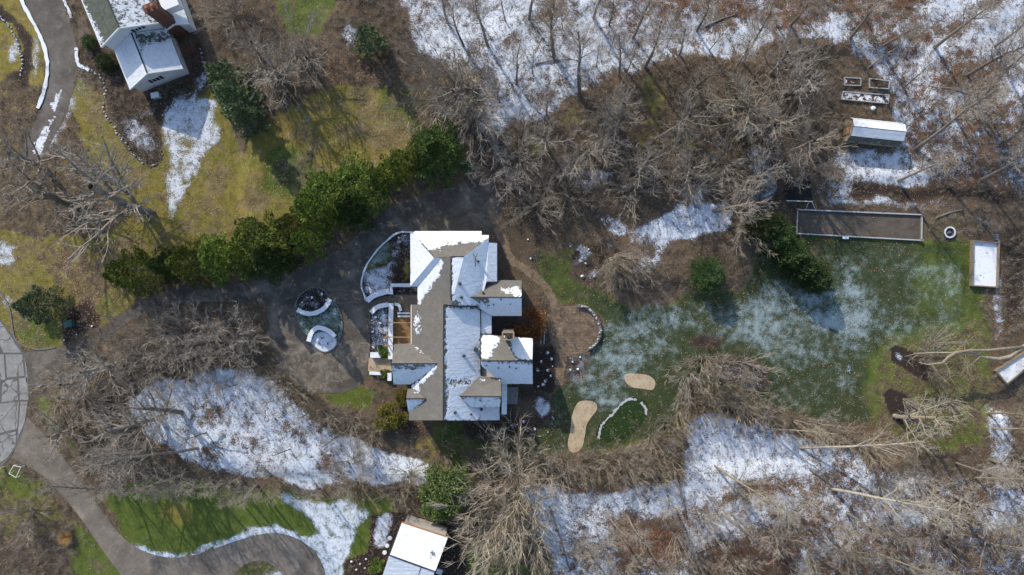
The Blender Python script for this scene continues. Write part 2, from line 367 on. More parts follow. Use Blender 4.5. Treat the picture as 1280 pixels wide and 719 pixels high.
zone([(790,300),(830,300),(825,345),(800,345)], 2, snow=.5, mulch=.4)
zone([(905,246),(965,232),(968,248),(915,258)], 1, snow=.6); zone([(935,185),(965,180),(968,240),(945,240)], 1, snow=.55)
zone([(838,235),(900,228),(880,250),(840,255)], 1, snow=.5)
# top left
zone([(-130,-130),(28,-130),(28,0),(45,35),(58,70),(55,120),(40,150),(-130,160)], 1, grass=.95, yellow=.8, brush=0)
zone([(-130,60),(60,110),(95,110),(190,262),(120,300),(-130,300)], 2, grass=.35, yellow=.8, mulch=.3, red=.3, brush=.4)
zone([(85,115),(125,125),(160,190),(190,262),(150,265),(110,200)], 3, grass=.75, yellow=.7, red=.5, brush=.1, leaf=.5)
zone([(95,95),(140,140),(160,190),(195,210),(203,150),(232,118),(262,112),(300,190),(345,150),(400,120),(430,110),(480,110),(550,185),(520,225),(430,225),(390,250),(350,290),(250,310),(190,330),(155,400),(110,425),(70,434),(30,440),(-20,400),(-20,290),(120,300),(192,262),(150,200),(95,140)], 1, grass=.98, yellow=.72, brush=.02, mulch=.1, leaf=.6)
zone([(40,300),(130,300),(190,290),(170,350),(110,400),(90,380),(40,340)], 3, grass=.45, red=.5, leaf=.6)
zone([(330,150),(400,130),(430,150),(440,190),(380,230),(330,240)], 4, grass=.7, yellow=.8, mulch=.3, leaf=.5, frost=.15)
zone([(420,120),(520,130),(540,190),(470,205),(430,190)], 4, grass=.95, yellow=.75, leaf=.8)
zone([(335,185),(390,190),(395,230),(360,245),(335,235)], 3, grass=.6, yellow=.1, mulch=.7, frost=.35)
zone([(480,95),(540,100),(545,150),(490,150)], 4, grass=.5, yellow=.1, mulch=.5, frost=.2)
zone([(70,405),(70,425),(45,438),(15,420),(25,400)], 1, grass=1, yellow=.25)
zone([(125,380),(155,350),(160,385),(125,412)], 1, grass=1, yellow=.6, mulch=0)
zone([(75,392),(115,375),(125,400),(120,420),(75,430)], 1, grass=0, mulch=1, snow=.15)
zone([(205,122),(240,116),(268,122),(277,180),(258,200),(247,230),(228,252),(216,285),(208,240),(212,200),(200,160)], 1, snow=.70)
zone([(50,195),(88,125),(100,120),(62,195)], 1, snow=.6); zone([(92,75),(110,85),(112,130),(88,135)], 2, snow=.42)
zone([(-10,300),(28,305),(22,335),(-10,330)], 2, snow=.55); zone([(-10,360),(22,372),(25,395),(0,395)], 1, snow=.8); zone(disc(50,330,6), 1, snow=.6)
zone([(2,15),(16,28),(27,55),(29,80),(14,82),(8,50)], 1, snow=.62)
zone([(20,14),(34,25),(48,55),(53,100),(45,104),(32,55)], 1, snow=.66)
zone([(-5,0),(20,20),(38,50),(43,85),(40,105),(25,110),(15,95),(30,88),(29,55),(14,27),(-10,15)], 1, mulch=1, grass=0, snow=.14)
zone([(97,62),(115,55),(145,70),(176,122),(235,97),(245,40),(262,80),(258,108),(235,118),(215,130),(200,152),(204,200),(190,208),(175,203),(150,170),(135,140),(132,105),(115,88),(97,80)], 1, False, mulch=.85, red=.5, grass=0, snow=.2, brush=.5)
zone([(148,142),(165,150),(188,170),(195,192),(178,192),(158,170)], 1, snow=.62); zone([(213,128),(235,112),(258,85),(262,100),(240,118),(216,133)], 1, snow=.6); zone([(160,135),(195,130),(195,145),(165,150)], 1, snow=.45)
zone([(345,-130),(432,-130),(426,20),(400,52),(362,52),(345,10)], 3, grass=.68, yellow=.2, leaf=.4, mulch=.2, brush=0)
zone([(262,15),(300,0),(345,10),(355,55),(300,60),(265,60)], 2, mulch=.7, snow=.22, brush=.6)
zone([(425,35),(445,30),(448,60),(432,68)], 1, snow=.6, mulch=.8); zone([(415,60),(470,70),(500,80),(450,110),(400,105)], 3, red=.7, leaf=.8, mulch=.2)
zone([(425,-130),(480,-130),(500,30),(560,90),(520,110),(450,80),(440,20)], 3, mulch=.6, brush=.7)
for q in ((375,138,5), (391,146,6), (374,155,5), (413,108,4), (500,76,4), (30,205,3)): zone(disc(*q), 1, snow=.75)
# right lawn: shade of a slope facing away is put into its dark green
zone([(650,300),(700,275),(722,300),(735,350),(790,385),(850,380),(870,350),(930,370),(940,330),(960,255),(1000,293),(1150,302),(1215,300),(1220,360),(1240,420),(1240,480),(1225,560),(1100,545),(1000,520),(960,505),(860,480),(850,540),(790,562),(700,572),(660,568),(625,540),(695,490),(740,440),(755,400),(720,380),(690,370),(670,330)], 2, grass=.95, yellow=-.06, brush=.02, mulch=.3, leaf=.12)
zone([(650,300),(700,280),(722,300),(735,360),(700,370),(670,330)], 4, grass=.65, yellow=.2)
zone([(1085,440),(1150,410),(1240,390),(1250,560),(1090,550)], 5, grass=.5, yellow=.42, red=.6, leaf=.5, mulch=.25)
zone([(1150,300),(1215,300),(1235,400),(1130,400)], 4, grass=.75, yellow=.2)
zone([(1030,520),(1110,525),(1120,560),(1040,565)], 4, grass=.2, red=.9)
zone([(830,350),(900,372),(960,330),(1040,360),(1100,320),(1095,420),(1040,500),(940,470),(850,420),(780,400)], 14, frost=.78)
zone([(990,370),(1050,340),(1070,440),(1040,500),(990,460)], 8, frost=.8); zone([(1045,320),(1090,310),(1080,350),(1100,400),(1090,420),(1060,400)], 6, frost=.8, snow=.3)
zone([(1060,395),(1100,395),(1075,425)], 2, snow=.35); zone([(1130,340),(1160,335),(1165,375),(1150,390)], 5, frost=.7)
zone([(700,400),(850,420),(840,470),(760,520),(690,500)], 9, frost=.74)
zone([(760,385),(860,390),(870,430),(840,450),(760,450)], 8, frost=.74); zone([(640,530),(695,490),(715,480),(705,560),(640,560)], 3, frost=.5)
zone([(750,408),(820,410),(820,418),(752,416)], 1, frost=.8, snow=.2); zone([(755,480),(790,490),(765,520),(745,510)], 2, frost=.75, snow=.15)
for q in ((1062,463,6), (1190,385,5), (1175,388,4), (1195,372,4)): zone(disc(*q), 1, snow=.9)
zone([(1010,295),(1150,303),(1100,330),(1020,320)], 3, frost=.6)
zone([(1090,310),(1215,310),(1225,420),(1100,470)], 8, frost=.6); zone([(930,440),(1085,440),(1085,540),(960,510)], 8, frost=.56)
for q in ((726,310,7,6), (735,316,8,7), (729,326,7,6), (742,322,5,4), (744,338,8,3), (738,346,5,4), (752,350,6,3), (760,302,9,3), (715,306,4,4), (668,322,4,4)): zone(disc(*q), 0, False, snow=1.0, mulch=.6, grass=0)
# court side
zone([(1020,240),(1060,252),(1190,256),(1195,275),(1160,285),(1150,262),(1022,256)], 1, snow=.55, mulch=.2)
zone([(1060,232),(1270,236),(1270,250),(1150,250),(1060,248)], 1, snow=.05, mulch=1, grass=0)
zone([(1155,262),(1220,262),(1225,300),(1155,300)], 2, grass=.4, yellow=.5, snow=.2)
zone([(1215,262),(1252,270),(1262,300),(1258,420),(1240,440),(1246,300),(1222,296)], 1, snow=.52, red=.6)
zone([(1258,290),(1278,285),(1278,395),(1256,420)], 2, mulch=1, snow=0, grass=0); zone([(1276,320),(1320,320),(1320,400),(1276,400)], 2, snow=.5)
zone([(1228,500),(1262,505),(1262,600),(1232,600)], 2, snow=.58, red=.7)
zone([(1245,480),(1300,470),(1400,560),(1400,840),(1262,840),(1262,520)], 3, snow=.2, brush=.9)
for p_ in ([(1112,436),(1120,431),(1140,440),(1165,460),(1168,472),(1155,477),(1135,464),(1115,452)], [(1104,492),(1112,486),(1130,492),(1150,510),(1152,526),(1130,530),(1116,525),(1108,508)]):
    zone(p_, 0, False, mulch=1, grass=0, snow=.02, frost=0, leaf=0, brush=0, red=0)
zone([(1114,438),(1126,438),(1132,455),(1120,450)], 0, False, snow=.72); zone(disc(1119,498,5), 0, False, snow=.55)
zone(disc(885,430,15,12), 1, mulch=1, grass=0, snow=.1); zone([(885,447),(925,445),(965,462),(966,485),(945,492),(890,475)], 2, mulch=.9, grass=0, snow=.36, frost=0)
zone(disc(748,332,34,30), 2, mulch=.6, grass=.2, snow=.2); zone(disc(731,318,13,12), 1, snow=1.2, mulch=.7); zone([(742,300),(760,298),(765,310),(750,308)], 1, snow=1); zone([(738,338),(752,330),(756,338),(746,352),(738,350)], 1, snow=1); zone(disc(752,318,9,7), 1, snow=0, mulch=1); zone(disc(800,320,26,24), 3, snow=.45, mulch=.3, grass=0); zone(disc(788,372,8,8), 1, snow=.5)
for q in ((745,312,5,4), (738,331,5,4), (752,326,6,5), (720,320,3,7)): zone(disc(*q), 0, False, snow=0, mulch=1, grass=0, red=0)
zone([(870,318),(905,320),(908,355),(870,358)], 3, mulch=.8, grass=.4)
# lower left
zone([(100,420),(165,402),(200,388),(325,388),(345,450),(330,480),(300,455),(210,475),(160,500),(60,500),(60,470)], 2, mulch=.25, brush=.9, red=.15, snow=.04)
zone([(36,488),(85,495),(160,520),(140,570),(95,575)], 3, grass=.85, yellow=.35, brush=.2)
zone([(60,500),(160,495),(200,560),(240,580),(300,600),(130,610),(110,590)], 4, grass=.2, brush=.7)
zone(disc(54,499,5), 1, snow=.75)
zone([(163,492),(210,475),(260,462),(310,453),(340,475),(400,520),(430,540),(480,560),(538,580),(532,602),(470,605),(400,612),(330,600),(290,590),(240,575),(215,560),(170,522)], 1, snow=.86, red=.5, brush=.05)
zone([(255,500),(320,500),(322,528),(270,528)], 3, snow=.52, red=.9, brush=.3, brushred=.6); zone([(290,535),(325,530),(330,570),(300,565)], 3, snow=.55)
zone([(350,510),(400,530),(390,560),(350,540)], 3, snow=.6); zone([(405,565),(430,560),(440,595),(410,600)], 2, snow=.45, red=.9)
zone([(340,450),(400,490),(450,500),(470,530),(520,555),(560,570),(540,582),(480,560),(430,540),(345,478)], 2, brush=.8, mulch=.2, grass=.15, yellow=.7, snow=.06)
zone([(330,600),(470,605),(530,600),(545,620),(440,622),(330,612)], 2, brush=.7, mulch=.3)
zone([(130,615),(200,600),(330,612),(440,622),(480,618),(492,640),(466,655),(470,700),(440,740),(412,740),(385,682),(330,666),(250,692),(190,697),(150,668)], 1, grass=1, yellow=.34, brush=0, mulch=0, leaf=.1)
ZS = [(150,672),(190,700),(220,702),(250,696),(292,682),(332,672),(362,674),(388,690),(380,672),(350,655),(330,656),(290,668),(248,684),(215,689),(188,684)]
zone([(200,610),(235,620),(240,660),(200,640)], 5, yellow=.8)
zone([(345,618),(440,624),(468,640),(464,655),(445,672),(432,740),(412,740),(385,680),(358,666),(330,662),(250,690),(200,697),(250,684),(310,660),(400,668),(390,645),(350,632)], 1, snow=.64, frost=.4)
zone(ZS, 1, snow=.85)
zone([(350,625),(430,628),(460,640),(420,660),(385,650)], 4, frost=.8)
zone([(458,615),(495,615),(492,640),(470,645)], 2, grass=1, yellow=.3)
zone([(-130,590),(15,577),(60,605),(110,670),(165,745),(-130,840)], 2, grass=.5, yellow=.6, brush=.45)
zone([(88,650),(105,655),(135,690),(165,745),(95,745)], 1, grass=1, yellow=.4, brush=0, mulch=0)
zone([(0,680),(90,660),(95,740),(-20,740)], 5, mulch=.5, grass=.2, brush=.8)
zone([(12,585),(60,605),(40,620),(5,605)], 3, grass=.9, yellow=.4, brush=.05)
zone([(405,495),(450,478),(470,488),(466,512),(430,506)], 1, grass=1, yellow=.4, mulch=0, brush=0)
zone([(500,545),(540,535),(562,575),(540,580),(510,565)], 3, grass=.6, yellow=.85)
zone([(535,528),(630,528),(690,535),(660,575),(600,590),(565,578)], 2, grass=.9, yellow=.15, brush=0, frost=.1)
zone([(520,580),(600,580),(580,660),(520,650)], 3, grass=.6, yellow=.3); zone([(570,660),(640,690),(700,745),(570,745)], 2, grass=1, yellow=.15, brush=.02)
zone([(465,645),(500,640),(560,655),(592,662),(575,745),(430,745),(432,700),(460,690)], 0, False, mulch=1, grass=0, snow=.02, brush=.12, frost=0, red=.3, leaf=.5)
zone([(468,648),(480,640),(493,642),(492,655),(482,687),(466,685)], 0, False, snow=.76)
zone([(290,725),(308,706),(330,702),(350,712),(360,745),(290,745)], 1, False, grass=.9, yellow=.3, snow=.1, leaf=.5); zone([(330,710),(355,712),(360,745),(330,735)], 1, snow=.6)
# bottom woods
zone([(590,600),(640,590),(760,610),(790,592),(840,600),(850,560),(860,520),(900,515),(960,525),(1010,540),(1040,560),(1110,590),(1250,600),(1400,640),(1400,840),(690,840),(690,700),(650,650),(600,615)], 2, snow=.50, red=.75, mulch=.1, brush=.3, brushred=.4)
zone([(855,525),(895,513),(955,530),(1015,540),(1010,588),(930,600),(870,625),(800,650),(785,610),(850,600)], 1, snow=.80, red=.5, brush=.1)
zone([(605,600),(780,614),(830,640),(760,650),(700,648),(735,725),(705,725),(670,665)], 2, snow=.68, red=.5, brush=.1)
zone([(1015,560),(1070,555),(1080,590),(1090,600),(1040,605)], 1, snow=.72); zone([(1090,580),(1210,590),(1200,640),(1100,630)], 3, snow=.42)
zone([(770,650),(860,640),(850,700),(770,700)], 4, snow=.25, red=1, brush=.5, brushred=.9); zone([(870,680),(1000,650),(1000,745),(870,745)], 4, snow=.28, red=.9, brushred=.7, brush=.6)
zone([(1000,620),(1200,650),(1200,745),(1000,745)], 4, snow=.46, red=.9, brushred=.5)
zone([(580,560),(640,575),(750,565),(850,545),(862,515),(850,600),(790,590),(760,608),(640,590),(600,600)], 2, brush=1, snow=.05, mulch=.1, grass=.2, yellow=.8)
zone([(850,480),(1000,520),(1100,548),(1120,580),(1000,540),(900,512),(850,520)], 2, brush=.9, snow=.05, grass=.1)
zone([(560,590),(640,600),(690,700),(640,700),(570,640)], 3, snow=.28, brush=.5)
# gardens round the house
zone([(519,290),(500,290),(488,298),(470,315),(457,335),(452,355),(456,370),(460,378),(490,368),(523,368),(523,290)], 0, False, mulch=.95, grass=0, snow=.42, brush=.05, frost=0, leaf=.4)
zone([(452,340),(470,320),(484,332),(486,362),(459,374)], 1, snow=.74); zone([(488,298),(488,325),(465,340),(457,335),(470,315)], 1, False, grass=.9, yellow=.1, mulch=.4, frost=.8, snow=.2)
zone([(500,315),(515,315),(515,352),(495,350)], 2, grass=.6, yellow=.8, snow=.12)
zone([(462,388),(490,380),(490,450),(462,446)], 0, False, mulch=1, grass=0, snow=.5, brush=0)
zone([(667,430),(693,432),(695,480),(690,492),(667,486)], 0, False, mulch=1, grass=0, snow=.2, brush=0, red=0)
zone([(630,482),(668,484),(690,498),(690,520),(665,545),(620,552),(585,550),(575,527),(630,522)], 1, False, mulch=.9, grass=0, snow=.16, brush=.2)
zone([(664,503),(672,497),(688,498),(688,515),(676,524),(670,512)], 0, False, snow=.85)
zone([(640,490),(665,500),(672,520),(645,525)], 2, mulch=.3, red=.3)
zone([(495,485),(512,488),(515,525),(535,530),(532,545),(512,550),(495,540)], 1, mulch=.9, red=.6, grass=0)
zone([(640,370),(690,370),(690,430),(640,428)], 2, mulch=.4, red=.4, grass=.1)
zone([(622,290),(700,260),(720,300),(660,320),(625,350)], 4, mulch=.5, red=.3, brush=.5, grass=.05)
zone([(705,440),(735,440),(730,470),(708,480)], 1, mulch=.8, grass=0, snow=.4)
pat = (fbm(gx+gy*.5, gy*1.3, 46, 71)-.5)*.62+(fbm(gx, gy, 13, 81)-.5)*.22
Z['snow'] = np.clip(Z['snow']+pat*np.clip((Z['snow']-.25)*4, 0, 1)*(Z['mulch'] < .8), 0, .625)
st_ = fbm(gx*.5+gy*.25, gy*1.1-gx*.3, 26, 91); Z['frost'] = Z['frost']*np.clip(.5+1.0*st_, .5, 1.25)
# ---- sheet outlines (photo pixels)
LANE = spline([(30,441),(70,434),(100,428),(130,408),(160,385),(200,366),(240,357),(330,350),(380,333),(430,308),(460,280),(500,253),(545,238),(598,224)], 4)+[(622,222),(630,250),(625,289)] + \
    [(519,290)]+spline([(500,290),(488,298),(470,315),(457,335),(452,355),(456,370),(462,382),(463,400),(462,440),(459,465),(450,481),(430,490),(410,492),(380,487),(355,465),(340,440),(332,410),(330,380),(280,377),(220,380),(180,392),(150,410),(110,436),(70,462),(34,492)], 4)
ROAD = [(-130,330),(-20,385),(0,398),(18,422),(30,441),(36,470),(37,495),(33,522),(26,550),(12,573),(0,585),(-40,615),(-130,660)]
FRONT = spline([(34,521),(60,548),(85,580),(118,625),(150,668),(180,689),(215,697),(250,692),(290,678),(330,667),(360,669),(385,682),(403,705),(412,745)], 4)+[(362,745)]+spline([(352,716),(330,701),(305,707),(287,727),(284,745)], 4)+spline([(172,745),(130,690),(95,640),(55,596),(15,572)], 4)
TLD = spline([(20,-120),(26,0),(46,32),(58,65),(61,95),(55,120),(45,150),(20,200)], 4)+spline([(52,200),(78,150),(92,112),(97,85),(96,60),(88,25),(80,0),(72,-120)], 4)
SHEETS = [LANE, ROAD, FRONT, TLD]
built = np.zeros((NY, NX), bool)
for p_ in SHEETS+[[(485,285),(770,285),(770,560),(440,560),(440,285)], [(960,255),(1290,225),(1290,420),(1100,560),(760,570),(700,560),(750,370),(960,370)], [(80,-120),(290,-120),(290,320),(95,430),(-130,300),(-130,-130),(80,-120)], [(1030,80),(1140,80),(1140,200),(1030,200)], [(430,615),(640,650),(640,840),(430,840)], [(1200,400),(1400,400),(1400,500),(1200,500)], [(120,600),(470,610),(470,840),(120,840)], [(-130,560),(140,600),(140,840),(-130,840)]]:
    built |= inpoly(gx, gy, p_)
wild = np.clip(1-blur(built.astype(float), 5)*6, 0, 1)
wild = blur(wild, 2); wild[blur(built.astype(float), 2) > 1e-4] = 0; wild = blur(wild, 1); wild[built] = 0
relief = (fbm(gx, gy, 90, 31)*1.1+fbm(gx+gy*.4, gy, 22, 41)*.55)*wild
relief = blur(relief, 1); relief[blur(built.astype(float), 1) > 1e-4] = 0
def samp(a, px, py):
    i = np.clip((np.asarray(px)-X0)/CS-.5, 0, NX-1.001); j = np.clip((np.asarray(py)-Y0)/CS-.5, 0, NY-1.001)
    i0 = i.astype(int); j0 = j.astype(int); fx = i-i0; fy = j-j0
    return (a[j0, i0]*(1-fx)+a[j0, i0+1]*fx)*(1-fy)+(a[j0+1, i0]*(1-fx)+a[j0+1, i0+1]*fx)*fy
def gz(px, py): return float(samp(relief, px, py))
# ---- the ground sheet: fine in the middle, coarse out to 500 m
ex = np.cumsum(np.geomspace(4, 700, 22))
xs = np.concatenate([(X0+1-ex)[::-1], X0+CS*(np.arange(NX)+.5), X1-1+ex]); ys = np.concatenate([(Y0+1-ex)[::-1], Y0+CS*(np.arange(NY)+.5), Y1-1+ex])
GX, GY = np.meshgrid(xs, ys); nx, ny = len(xs), len(ys)
out = np.clip(np.maximum(np.maximum(X0-GX, GX-X1), np.maximum(Y0-GY, GY-Y1))/60, 0, 1)
gzv = samp(relief, GX, GY)*(1-out)
V = np.stack([(GX-640)*M_, (359.5-GY)*M_, gzv], -1).reshape(-1, 3)
idx = np.arange(nx*ny).reshape(ny, nx)
F = np.stack([idx[1:, :-1], idx[1:, 1:], idx[:-1, 1:], idx[:-1, :-1]], -1).reshape(-1, 4)
ground = struct('ground', V, F, ground_m, smooth=True)
far = dict(grass=.2, yellow=.5, leaf=.3, mulch=.2, red=.4, frost=0, snow=.35)
G = {k: (samp(Z[k], GX, GY)*(1-out)+far[k]*out).ravel() for k in far}
me = ground.data
for nm, ks in (('za', ('grass', 'yellow', 'leaf')), ('zb', ('mulch', 'red', 'frost'))):
    a = me.attributes.new(nm, 'FLOAT_COLOR', 'POINT'); a.data.foreach_set('color', np.stack([G[ks[0]], G[ks[1]], G[ks[2]], np.ones(nx*ny)], -1).ravel().astype(np.float32))
a = me.attributes.new('snow', 'FLOAT', 'POINT'); a.data.foreach_set('value', G['snow'].astype(np.float32))
# ---- sheets
def tri_sub(v3, tris, step_):
    """refine triangles to a fine lattice"""
    VV, FF, o_ = [], [], 0
    for t in tris:
        a_, b_, c_ = (np.array(v3[i], float) for i in t)
        k = max(1, int(math.ceil(max(np.linalg.norm(a_-b_), np.linalg.norm(b_-c_), np.linalg.norm(a_-c_))/step_)))
        ii, jj = np.meshgrid(np.arange(k+1), np.arange(k+1), indexing='ij'); ok = ii+jj <= k
        lut = -np.ones((k+1, k+1), int); lut[ok] = np.arange(ok.sum())+o_
        i_, j_ = ii[ok]/k, jj[ok]/k
        VV.append(a_+np.outer(i_, b_-a_)+np.outer(j_, c_-a_)); o_ += ok.sum()
        m1 = (ii+jj < k); p, q = ii[m1], jj[m1]; FF.append(np.stack([lut[p, q], lut[p+1, q], lut[p, q+1]], -1))
        m2 = (ii+jj < k-1); p, q = ii[m2], jj[m2]
        if len(p): FF.append(np.stack([lut[p+1, q], lut[p+1, q+1], lut[p, q+1]], -1))
    return np.concatenate(VV), np.concatenate(FF)
def topx(v):
    s = HC/(HC-v[:, 2])/M_; return v[:, 0]*s+640, 359.5-v[:, 1]*s
from mathutils.geometry import tessellate_polygon
def snowattr(o, val):
    a = o.data.attributes.new('snow', 'FLOAT', 'POINT'); a.data.foreach_set('value', val.astype(np.float32))
def sheet(name, poly, z, mat, snowpolys=(), base=.0, step_=.5, label=None, dirt=None, track=None):
    pts = Wp(poly, 0); pts = [(p[0], p[1], z) for p in pts]
    tr = tessellate_polygon([[Vector(p) for p in pts]])
    v, f = tri_sub(pts, tr, step_)
    e1 = v[f[:, 1]]-v[f[:, 0]]; e2 = v[f[:, 2]]-v[f[:, 0]]; fl = (e1[:, 0]*e2[:, 1]-e1[:, 1]*e2[:, 0]) < 0; f[fl] = f[fl][:, ::-1]
    o = struct(name, v, f, mat)
    px, py = topx(v*np.array([1, 1, 0])); sn = np.full(len(v), base)
    for q, val in snowpolys:
        sn = np.where(inpoly(px+(vnoise(px, py, 6, 3)-.5)*5, py+(vnoise(px, py, 6, 4)-.5)*5, q), val, sn)
    if dirt is not None:
        dv = np.where(inpoly(px+(vnoise(px, py, 16, 3)-.5)*50, py+(vnoise(px, py, 16, 4)-.5)*50, dirt), .42, 0.)
        T_ = np.array(spline(track, 14)); dd = np.sqrt(((px[:, None]-T_[None, :, 0])**2+(py[:, None]-T_[None, :, 1])**2).min(1)); dv = dv+.34*np.exp(-(dd/2.2)**2)-.25*np.exp(-((dd-7)/2.2)**2)+.3*np.exp(-((dd-14)/3)**2)
        a = o.data.attributes.new('dirt', 'FLOAT', 'POINT'); a.data.foreach_set('value', dv.astype(np.float32))
    snowattr(o, sn); return o
sheet('driveway', LANE, .02, lane_m, [], 0, step_=.3, track=[(30,465),(110,425),(170,385),(240,368),(330,364),(400,345),(450,310),(490,275),(540,255),(600,245)], dirt=[(335,425),(372,440),(400,447),(440,425),(462,440),(458,468),(440,486),(400,494),(350,470)])
FR = sheet('front_drive', FRONT, .022, drive_m, [], 0)
sheet('concrete_drive', TLD, .02, drive2_m, [([(62,130),(76,112),(78,122),(66,140)], .55), ([(40,190),(60,150),(72,145),(50,195)], .6), ([(84,0),(92,20),(90,40),(84,20)], .3)], .10)
sheet('road', ROAD, .026, asph('tar', [(.3, (.11, .105, .10)), (.7, (.19, .18, .17))]), [], 0)
# road slabs: concrete panels between tarred joints
slabs = [[(-2,398),(16,424),(27,441),(5,441),(-3,425)], [(7,443),(28,443),(31,470),(9,472)], [(-1,443),(5,443),(7,474),(-1,478)], [(31,445),(34,462),(35,478),(33,478)],
         [(9,475),(22,474),(23,500),(2,503),(3,480)], [(24,473),(34,472),(36,500),(25,500)], [(-2,505),(24,502),(22,536),(-2,542)], [(26,502),(35,502),(31,528),(24,545),(22,550)],
         [(-2,545),(21,539),(20,556),(10,572),(-2,580)], [(-30,400),(-5,400),(-3,440),(-3,500),(-30,500)], [(-30,503),(-4,503),(-4,580),(-30,600)]]
rd = bpy.data.objects['road']
for s_ in slabs:
    pts = [Vector(W(*p)[:2]) for p in s_]; c = sum(pts, Vector((0, 0)))/len(pts)
    MB().prism([tuple(c+(p-c)*.992) for p in pts], .024, .05).obj('slab', slab_m, rd)
# kerbs
def kerb(label, pts, wd=.22, ht=.13, snow=True):
    P = [p[:2] for p in Wp(spline(pts, 5))]; o = struct('kerb', *(lambda m_: (m_.v, m_.f))(MB().ribbon(P, wd, .0, ht)), mat=stone_m)
    if snow: MB().ribbon(P, wd*1.5, ht-.02, ht+.035, .35).obj('snow_cap', snow_m, o)
kerb('k', [(24,-10),(33,12),(47,37),(57,62),(60,88),(56,112),(48,136)], .35)
kerb('k', [(80,0),(86,12),(90,23)], .25); kerb('k', [(96,60),(97,75),(100,82),(112,88)], .3)
kerb('k', [(0,364),(12,385),(18,420),(30,432),(48,437),(70,434)], .2, .12, False)
kerb('k', [(519,291),(505,290),(496,292),(485,300),(470,315),(457,335),(452,355),(456,370),(459,377)], .18, .12)
# top-left house garden edging, low snowy stones
def edging(name, pts, r=.17, every=.24, label=None, snowp=.6, z0=0):
    P = [Vector(p[:2]) for p in Wp(spline(pts, 10))]; acc = 0; a_, b_ = MB(), MB(); L = P[0]
    for i, p in enumerate(P[1:]):
        acc += (p-L).length; L = p
        if acc > every:
            acc = 0; q = p+Vector((random.uniform(-.16, .16), random.uniform(-.16, .16))); rr = r*random.uniform(.5, 1.5)
            a_.rock((q.x, q.y, z0+rr*.3), rr, .6, 1, i); 
            if random.random() < snowp: b_.rock((q.x-.02, q.y+.03, z0+rr*.62), rr*.85, .35, 1, i+50)
    o = a_.obj(name, stone_m); tag(o, label, 'stone edging'); o['kind'] = 'stuff'
    if b_.v:
        s_ = b_.obj('snow_cap', dirty_m, o, True)
edging('stone_edging', [(97,62),(98,80),(115,88),(131,103),(132,120),(130,138),(140,155),(150,170),(165,190),(180,205)], label='thin line of snow dusted edging stones left of the white house garden')
edging('stone_edging', [(249,60),(255,80),(260,98),(250,112),(235,118),(218,128),(203,145)], label='snowy edging stones round the bed right and below the white house')
edging('stone_edging', [(183,207),(193,207),(202,198),(200,186),(190,178)], label='edging stones at the lower tip of the white house garden bed', snowp=.4)
edging('stone_edging', [(-5,18),(10,30),(22,52),(28,75),(27,95)], label='snowy edging stones of the curved bed in the upper left corner', snowp=.9)
edging('stone_edging', [(613,550),(626,540),(640,534),(655,536),(668,545),(680,545),(690,532),(692,515)], .15, label='scalloped stone edging below the bed at the lower right house corner', snowp=.8)
edging('stone_edging', [(520,545),(512,550),(500,545),(492,535)], .15, label='stone edging of the bed at the lower left house corner', snowp=.2)

# ------------------------------------------------------------------ sand, green, paths
def flat(name, pts, z0, z1, mat, closed=True, n_=6):
    P = [p[:2] for p in Wp(spline(pts, n_, closed))]
    o = struct(name, *(lambda m_: (m_.v, m_.f))(MB().prism(P, z0, z1)), mat=mat); return o
flat('sand_bunker', [(782,468),(795,467),(812,470),(819,478),(816,487),(804,486),(790,484),(782,477)], -.1, .035, sand_m)
flat('sand_bunker', [(722,504),(732,501),(744,503),(746,512),(738,523),(733,532),(731,545),(727,560),(718,566),(711,562),(710,552),(713,538),(715,520)], -.1, .037, sand_m)
flat('green_fringe', [(745,545),(750,530),(765,516),(780,502),(795,497),(808,503),(808,518),(798,535),(780,548),(765,553),(752,551)], -.1, .025, fringe_m)
flat('putting_green', [(755,540),(760,528),(775,512),(788,503),(799,506),(803,516),(796,530),(780,543),(765,548)], -.1, .05, putt_m)
def sband(name, path, wd, z0, z1, mat): return struct(name, *(lambda m_: (m_.v, m_.f))(MB().ribbon([p[:2] for p in Wp(spline(path, 8))], wd, z0, z1, .85)), mat=mat)
for pth in ([(748,548),(752,532),(765,518),(778,504),(787,499),(796,500)], [(801,503),(807,510),(808,519)]):
    o = sband('snow_patch', pth, .3, 0, .055, dirty_m)
for p_, lb in (((786,513), 'upper'), ((769,537), 'lower')):
    c = W(*p_); t = thing('golf_flag', 'small golf hole marker at the %s end of the putting green' % lb, 'golf flag', c)
    MB().tube([(c.x, c.y, 0), (c.x, c.y, .9)], [.012, .012], 6).obj('pole', trim_m, t); MB().prism([(c.x, c.y-.01), (c.x+.22, c.y-.01), (c.x+.22, c.y+.01), (c.x, c.y+.01)], .72, .88).obj('pennant', olive_m, t)
struct('garden_path', *(lambda m_: (m_.v, m_.f))(MB().ribbon([p[:2] for p in Wp(spline([(614,262),(622,285),(632,308),(640,325),(655,335),(672,348),(687,366),(694,385),(700,400)], 8))], 1.15, -.1, .022, .3)), mat=path_m)
struct('garden_path', *(lambda m_: (m_.v, m_.f))(MB().ribbon([p[:2] for p in Wp(spline([(706,425),(704,445),(700,465),(698,482)], 8))], 1.15, -.1, .024, .3)), mat=path_m)
patio = flat('round_patio', [(686,392),(700,384),(720,383),(738,390),(748,405),(748,422),(738,437),(722,443),(702,445),(690,430),(685,410)], -.1, .028, simple('patio_joint_soil', (.14, .10, .072), (.24, .175, .12), 3, fine=12))
